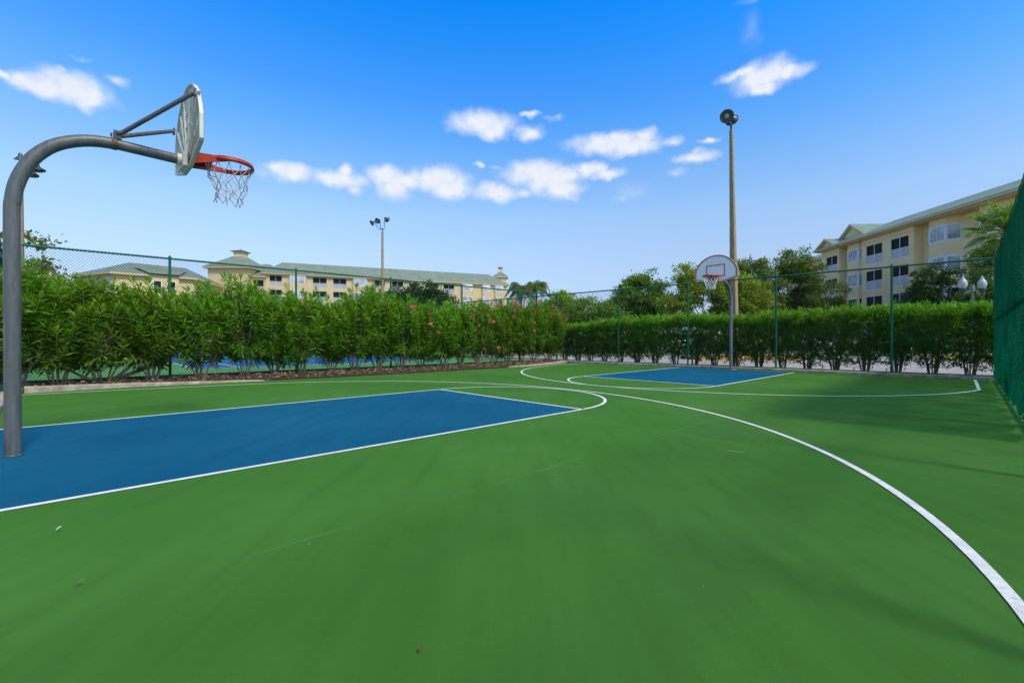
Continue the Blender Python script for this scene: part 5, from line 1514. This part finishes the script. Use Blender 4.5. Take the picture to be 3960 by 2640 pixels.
w = bpy.data.worlds.new('World'); scn.world = w; w.use_nodes = True
nt = w.node_tree; N = nt.nodes; Lk = nt.links
for n in list(N): N.remove(n)
out = N.new('ShaderNodeOutputWorld'); bg = N.new('ShaderNodeBackground'); bg.inputs['Strength'].default_value = 0.1
sky = N.new('ShaderNodeTexSky'); sky.sky_type = 'NISHITA'; sky.sun_disc = False
sky.sun_elevation = R(SUN_EL); sky.sun_rotation = math.atan2(RT[0], RT[1]); sky.air_density = 1.0; sky.dust_density = 0.6; sky.ozone_density = 1.5
tc = N.new('ShaderNodeTexCoord'); sep = N.new('ShaderNodeSeparateXYZ'); Lk.new(tc.outputs['Generated'], sep.inputs[0])
el = math_node(N, Lk, 'MULTIPLY', math_node(N, Lk, 'ARCSINE', sep.outputs[2]), 180/math.pi)
az = math_node(N, Lk, 'MULTIPLY', math_node(N, Lk, 'ARCTAN2', sep.outputs[0], sep.outputs[1]), 180/math.pi)
# grade the sky by elevation (pale low down, deep blue higher, unseen zenith brightened as neutral fill)
TINT = [(0,(1,1,1)),(10,(1,1,1)),(20,(1,1,1)),(37,(1,1,1)),(60,(1,1,1))]
TINT = [(0,(1.08,1.40,2.36)),(2,(0.97,1.12,1.70)),(6,(1.28,1.30,1.55)),(10,(1.65,1.62,1.72)),(15,(1.80,1.95,2.08)),(20,(1.38,1.98,2.42)),(24,(0.9,1.93,2.74)),(28,(0.55,1.80,3.04)),(33,(0.22,1.76,3.33)),(37,(0.06,1.71,3.5)),(47,(1.6,2.2,2.5)),(60,(4.0,2.75,1.65)),(78,(4.0,2.7,1.55))]
tr = N.new('ShaderNodeValToRGB')
els = tr.color_ramp.elements
while len(els) > 1: els.remove(els[-1])
els[0].position = 0; els[0].color = (*[x/4 for x in TINT[0][1]], 1)
for e, c in TINT[1:]:
    q = els.new(e/90); q.color = (*[x/4 for x in c], 1)
Lk.new(math_node(N, Lk, 'MULTIPLY', el, 1/90, True), tr.inputs['Fac'])
def vmath(op, a, b):
    n = N.new('ShaderNodeVectorMath'); n.operation = op
    for i, v in enumerate((a, b)):
        if isinstance(v, tuple): n.inputs[i].default_value = v
        elif v is not None: Lk.new(v, n.inputs[i])
    return n
t4 = vmath('MULTIPLY', tr.outputs['Color'], (4,4,4)).outputs[0]
skyc = vmath('MULTIPLY', sky.outputs['Color'], t4).outputs[0]
# fair-weather clouds at fixed compass bearings (azimuth, elevation, half-widths in degrees)
CLOUDS = [(-44.2,21.8,2.4,1.2,1),(-47.0,21.3,1.9,0.7,1),(-43.3,21.1,0.9,0.9,1),(-48.8,21.5,0.5,0.4,1),(-44.9,23.1,0.5,0.3,0.5),(-41.0,23.4,0.8,0.5,0.55),(-43.7,24.3,0.6,0.2,0.3),(-46.0,21.5,1.6,0.8,1),(29.1,27.0,3.0,1.3,1),(27.0,27.7,2.2,0.5,1),(31.6,26.8,1.8,0.7,1),(29.2,26.0,1.7,0.6,1),(28.1,31.3,1.1,1.8,0.2),(28.1,33.6,1.5,0.3,0.25),(-3.7,25.6,4.0,1.2,1),(-2.6,25.0,2.5,0.9,1),(2.2,24.6,1.8,0.8,0.85),(2.3,26.5,1.4,0.3,0.75),(5.5,26.1,1.4,0.4,0.4),(-7.2,25.5,1.9,0.4,0.45),(12.3,23.2,5.0,1.0,1),(14.9,22.7,3.6,1.1,1),(16.4,23.4,1.5,0.7,1),(19.7,22.6,1.2,0.5,0.65),(22.4,20.7,2.4,0.6,0.85),(22.4,21.2,1.0,0.4,0.6),(23.7,22.2,1.0,0.3,0.75),(20.0,19.4,1.0,0.5,0.4),(-26.2,18.5,2.2,0.8,1),(-27.5,18.7,1.3,0.5,1),(-21.0,18.4,3.0,0.9,1),(-20.3,19.3,1.0,0.8,1),(-19.3,17.5,1.0,0.6,0.6),(-15.8,19.3,2.3,1.0,1),(-14.7,18.2,1.8,1.5,1),(-9.4,19.3,3.8,1.4,1),(-7.8,18.4,2.7,1.1,1),(-12.9,18.8,2.6,0.8,1),(-2.0,18.1,2.8,1.0,1),(1.6,17.9,1.2,0.5,0.7),(3.0,20.3,4.0,1.3,1),(4.9,19.4,3.6,1.5,1),(6.3,18.4,2.5,1.0,1),(6.9,20.1,2.2,0.9,1),(10.1,20.4,2.0,0.8,1),(12.0,19.8,2.1,0.6,0.9),(-4.2,21.2,0.6,0.4,0.7),(-2.0,21.1,0.8,0.3,0.35),(-29.0,18.1,1.1,0.8,0.3),(14.9,17.7,2.6,1.1,0.25),(13.3,17.1,1.1,0.5,0.3)]
cmb = N.new('ShaderNodeCombineXYZ'); Lk.new(az, cmb.inputs[0]); Lk.new(el, cmb.inputs[1])
nz = N.new('ShaderNodeTexNoise'); nz.inputs['Scale'].default_value = 0.5; nz.inputs['Detail'].default_value = 4.5; nz.inputs['Roughness'].default_value = 0.5
Lk.new(cmb.outputs[0], nz.inputs['Vector'])
wv = vmath('MULTIPLY', vmath('SUBTRACT', nz.outputs['Color'], (.5,.5,.5)).outputs[0], (2.6,1.5,0)).outputs[0]
ae = vmath('ADD', cmb.outputs[0], wv).outputs[0]
acc = None
for (ca,ce,ra,re,wt) in CLOUDS:
    d = vmath('MULTIPLY', vmath('SUBTRACT', ae, (ca,ce,0)).outputs[0], (1/(ra*1.48),1/(re*1.55),0)).outputs[0]
    ln = N.new('ShaderNodeVectorMath'); ln.operation = 'LENGTH'; Lk.new(d, ln.inputs[0])
    v = math_node(N, Lk, 'SUBTRACT', 1.0, ln.outputs['Value'])
    v = math_node(N, Lk, 'MULTIPLY', v, 1.15, True)
    if wt < 1: v = math_node(N, Lk, 'MULTIPLY', v, wt)
    acc = v if acc is None else math_node(N, Lk, 'MAXIMUM', acc, v)
nz2 = N.new('ShaderNodeTexNoise'); nz2.inputs['Scale'].default_value = 0.8; nz2.inputs['Detail'].default_value = 2
Lk.new(cmb.outputs[0], nz2.inputs['Vector'])
dens = math_node(N, Lk, 'MULTIPLY', acc, math_node(N, Lk, 'ADD', math_node(N, Lk, 'MULTIPLY', nz2.outputs['Fac'], 0.7), 0.62), True)
ss = N.new('ShaderNodeMapRange'); ss.interpolation_type = 'SMOOTHSTEP'; Lk.new(dens, ss.inputs[0]); ss.inputs[1].default_value = 0.0; ss.inputs[2].default_value = 0.9
# a little grey modelling inside the clouds
cs = N.new('ShaderNodeMix'); cs.data_type = 'RGBA'; Lk.new(nz2.outputs['Fac'], cs.inputs[0])
cs.inputs[6].default_value = (7.6,8.3,9.6,1); cs.inputs[7].default_value = (9.6,9.7,9.9,1)
mx = N.new('ShaderNodeMix'); mx.data_type = 'RGBA'
Lk.new(math_node(N, Lk, 'MULTIPLY', ss.outputs[0], 0.95), mx.inputs[0]); Lk.new(skyc, mx.inputs[6]); Lk.new(cs.outputs[2], mx.inputs[7])
Lk.new(mx.outputs[2], bg.inputs['Color']); Lk.new(bg.outputs[0], out.inputs['Surface'])

cd = bpy.data.cameras.new('camera'); cd.sensor_width = 36; cd.sensor_fit = 'HORIZONTAL'; cd.lens = 1030/2352*36; cd.clip_start = 0.03; cd.clip_end = 2000
co = bpy.data.objects.new('camera', cd); col.objects.link(co); co.location = (0,0,CAMH); co.rotation_euler = (R(90-0.2225), 0, 0)
scn.camera = co
scn.view_settings.view_transform = 'Standard'; scn.view_settings.look = 'None'; scn.view_settings.exposure = 0; scn.view_settings.gamma = 1
scn.render.engine = 'CYCLES'
try:
    scn.cycles.use_denoising = True
    w.cycles.sampling_method = 'MANUAL'; w.cycles.sample_map_resolution = 512
    scn.cycles.max_bounces = 5; scn.cycles.diffuse_bounces = 3; scn.cycles.glossy_bounces = 2; scn.cycles.transparent_max_bounces = 10
    scn.cycles.use_adaptive_sampling = True; scn.cycles.adaptive_threshold = 0.02
    scn.cycles.sample_clamp_indirect = 6
except Exception: pass
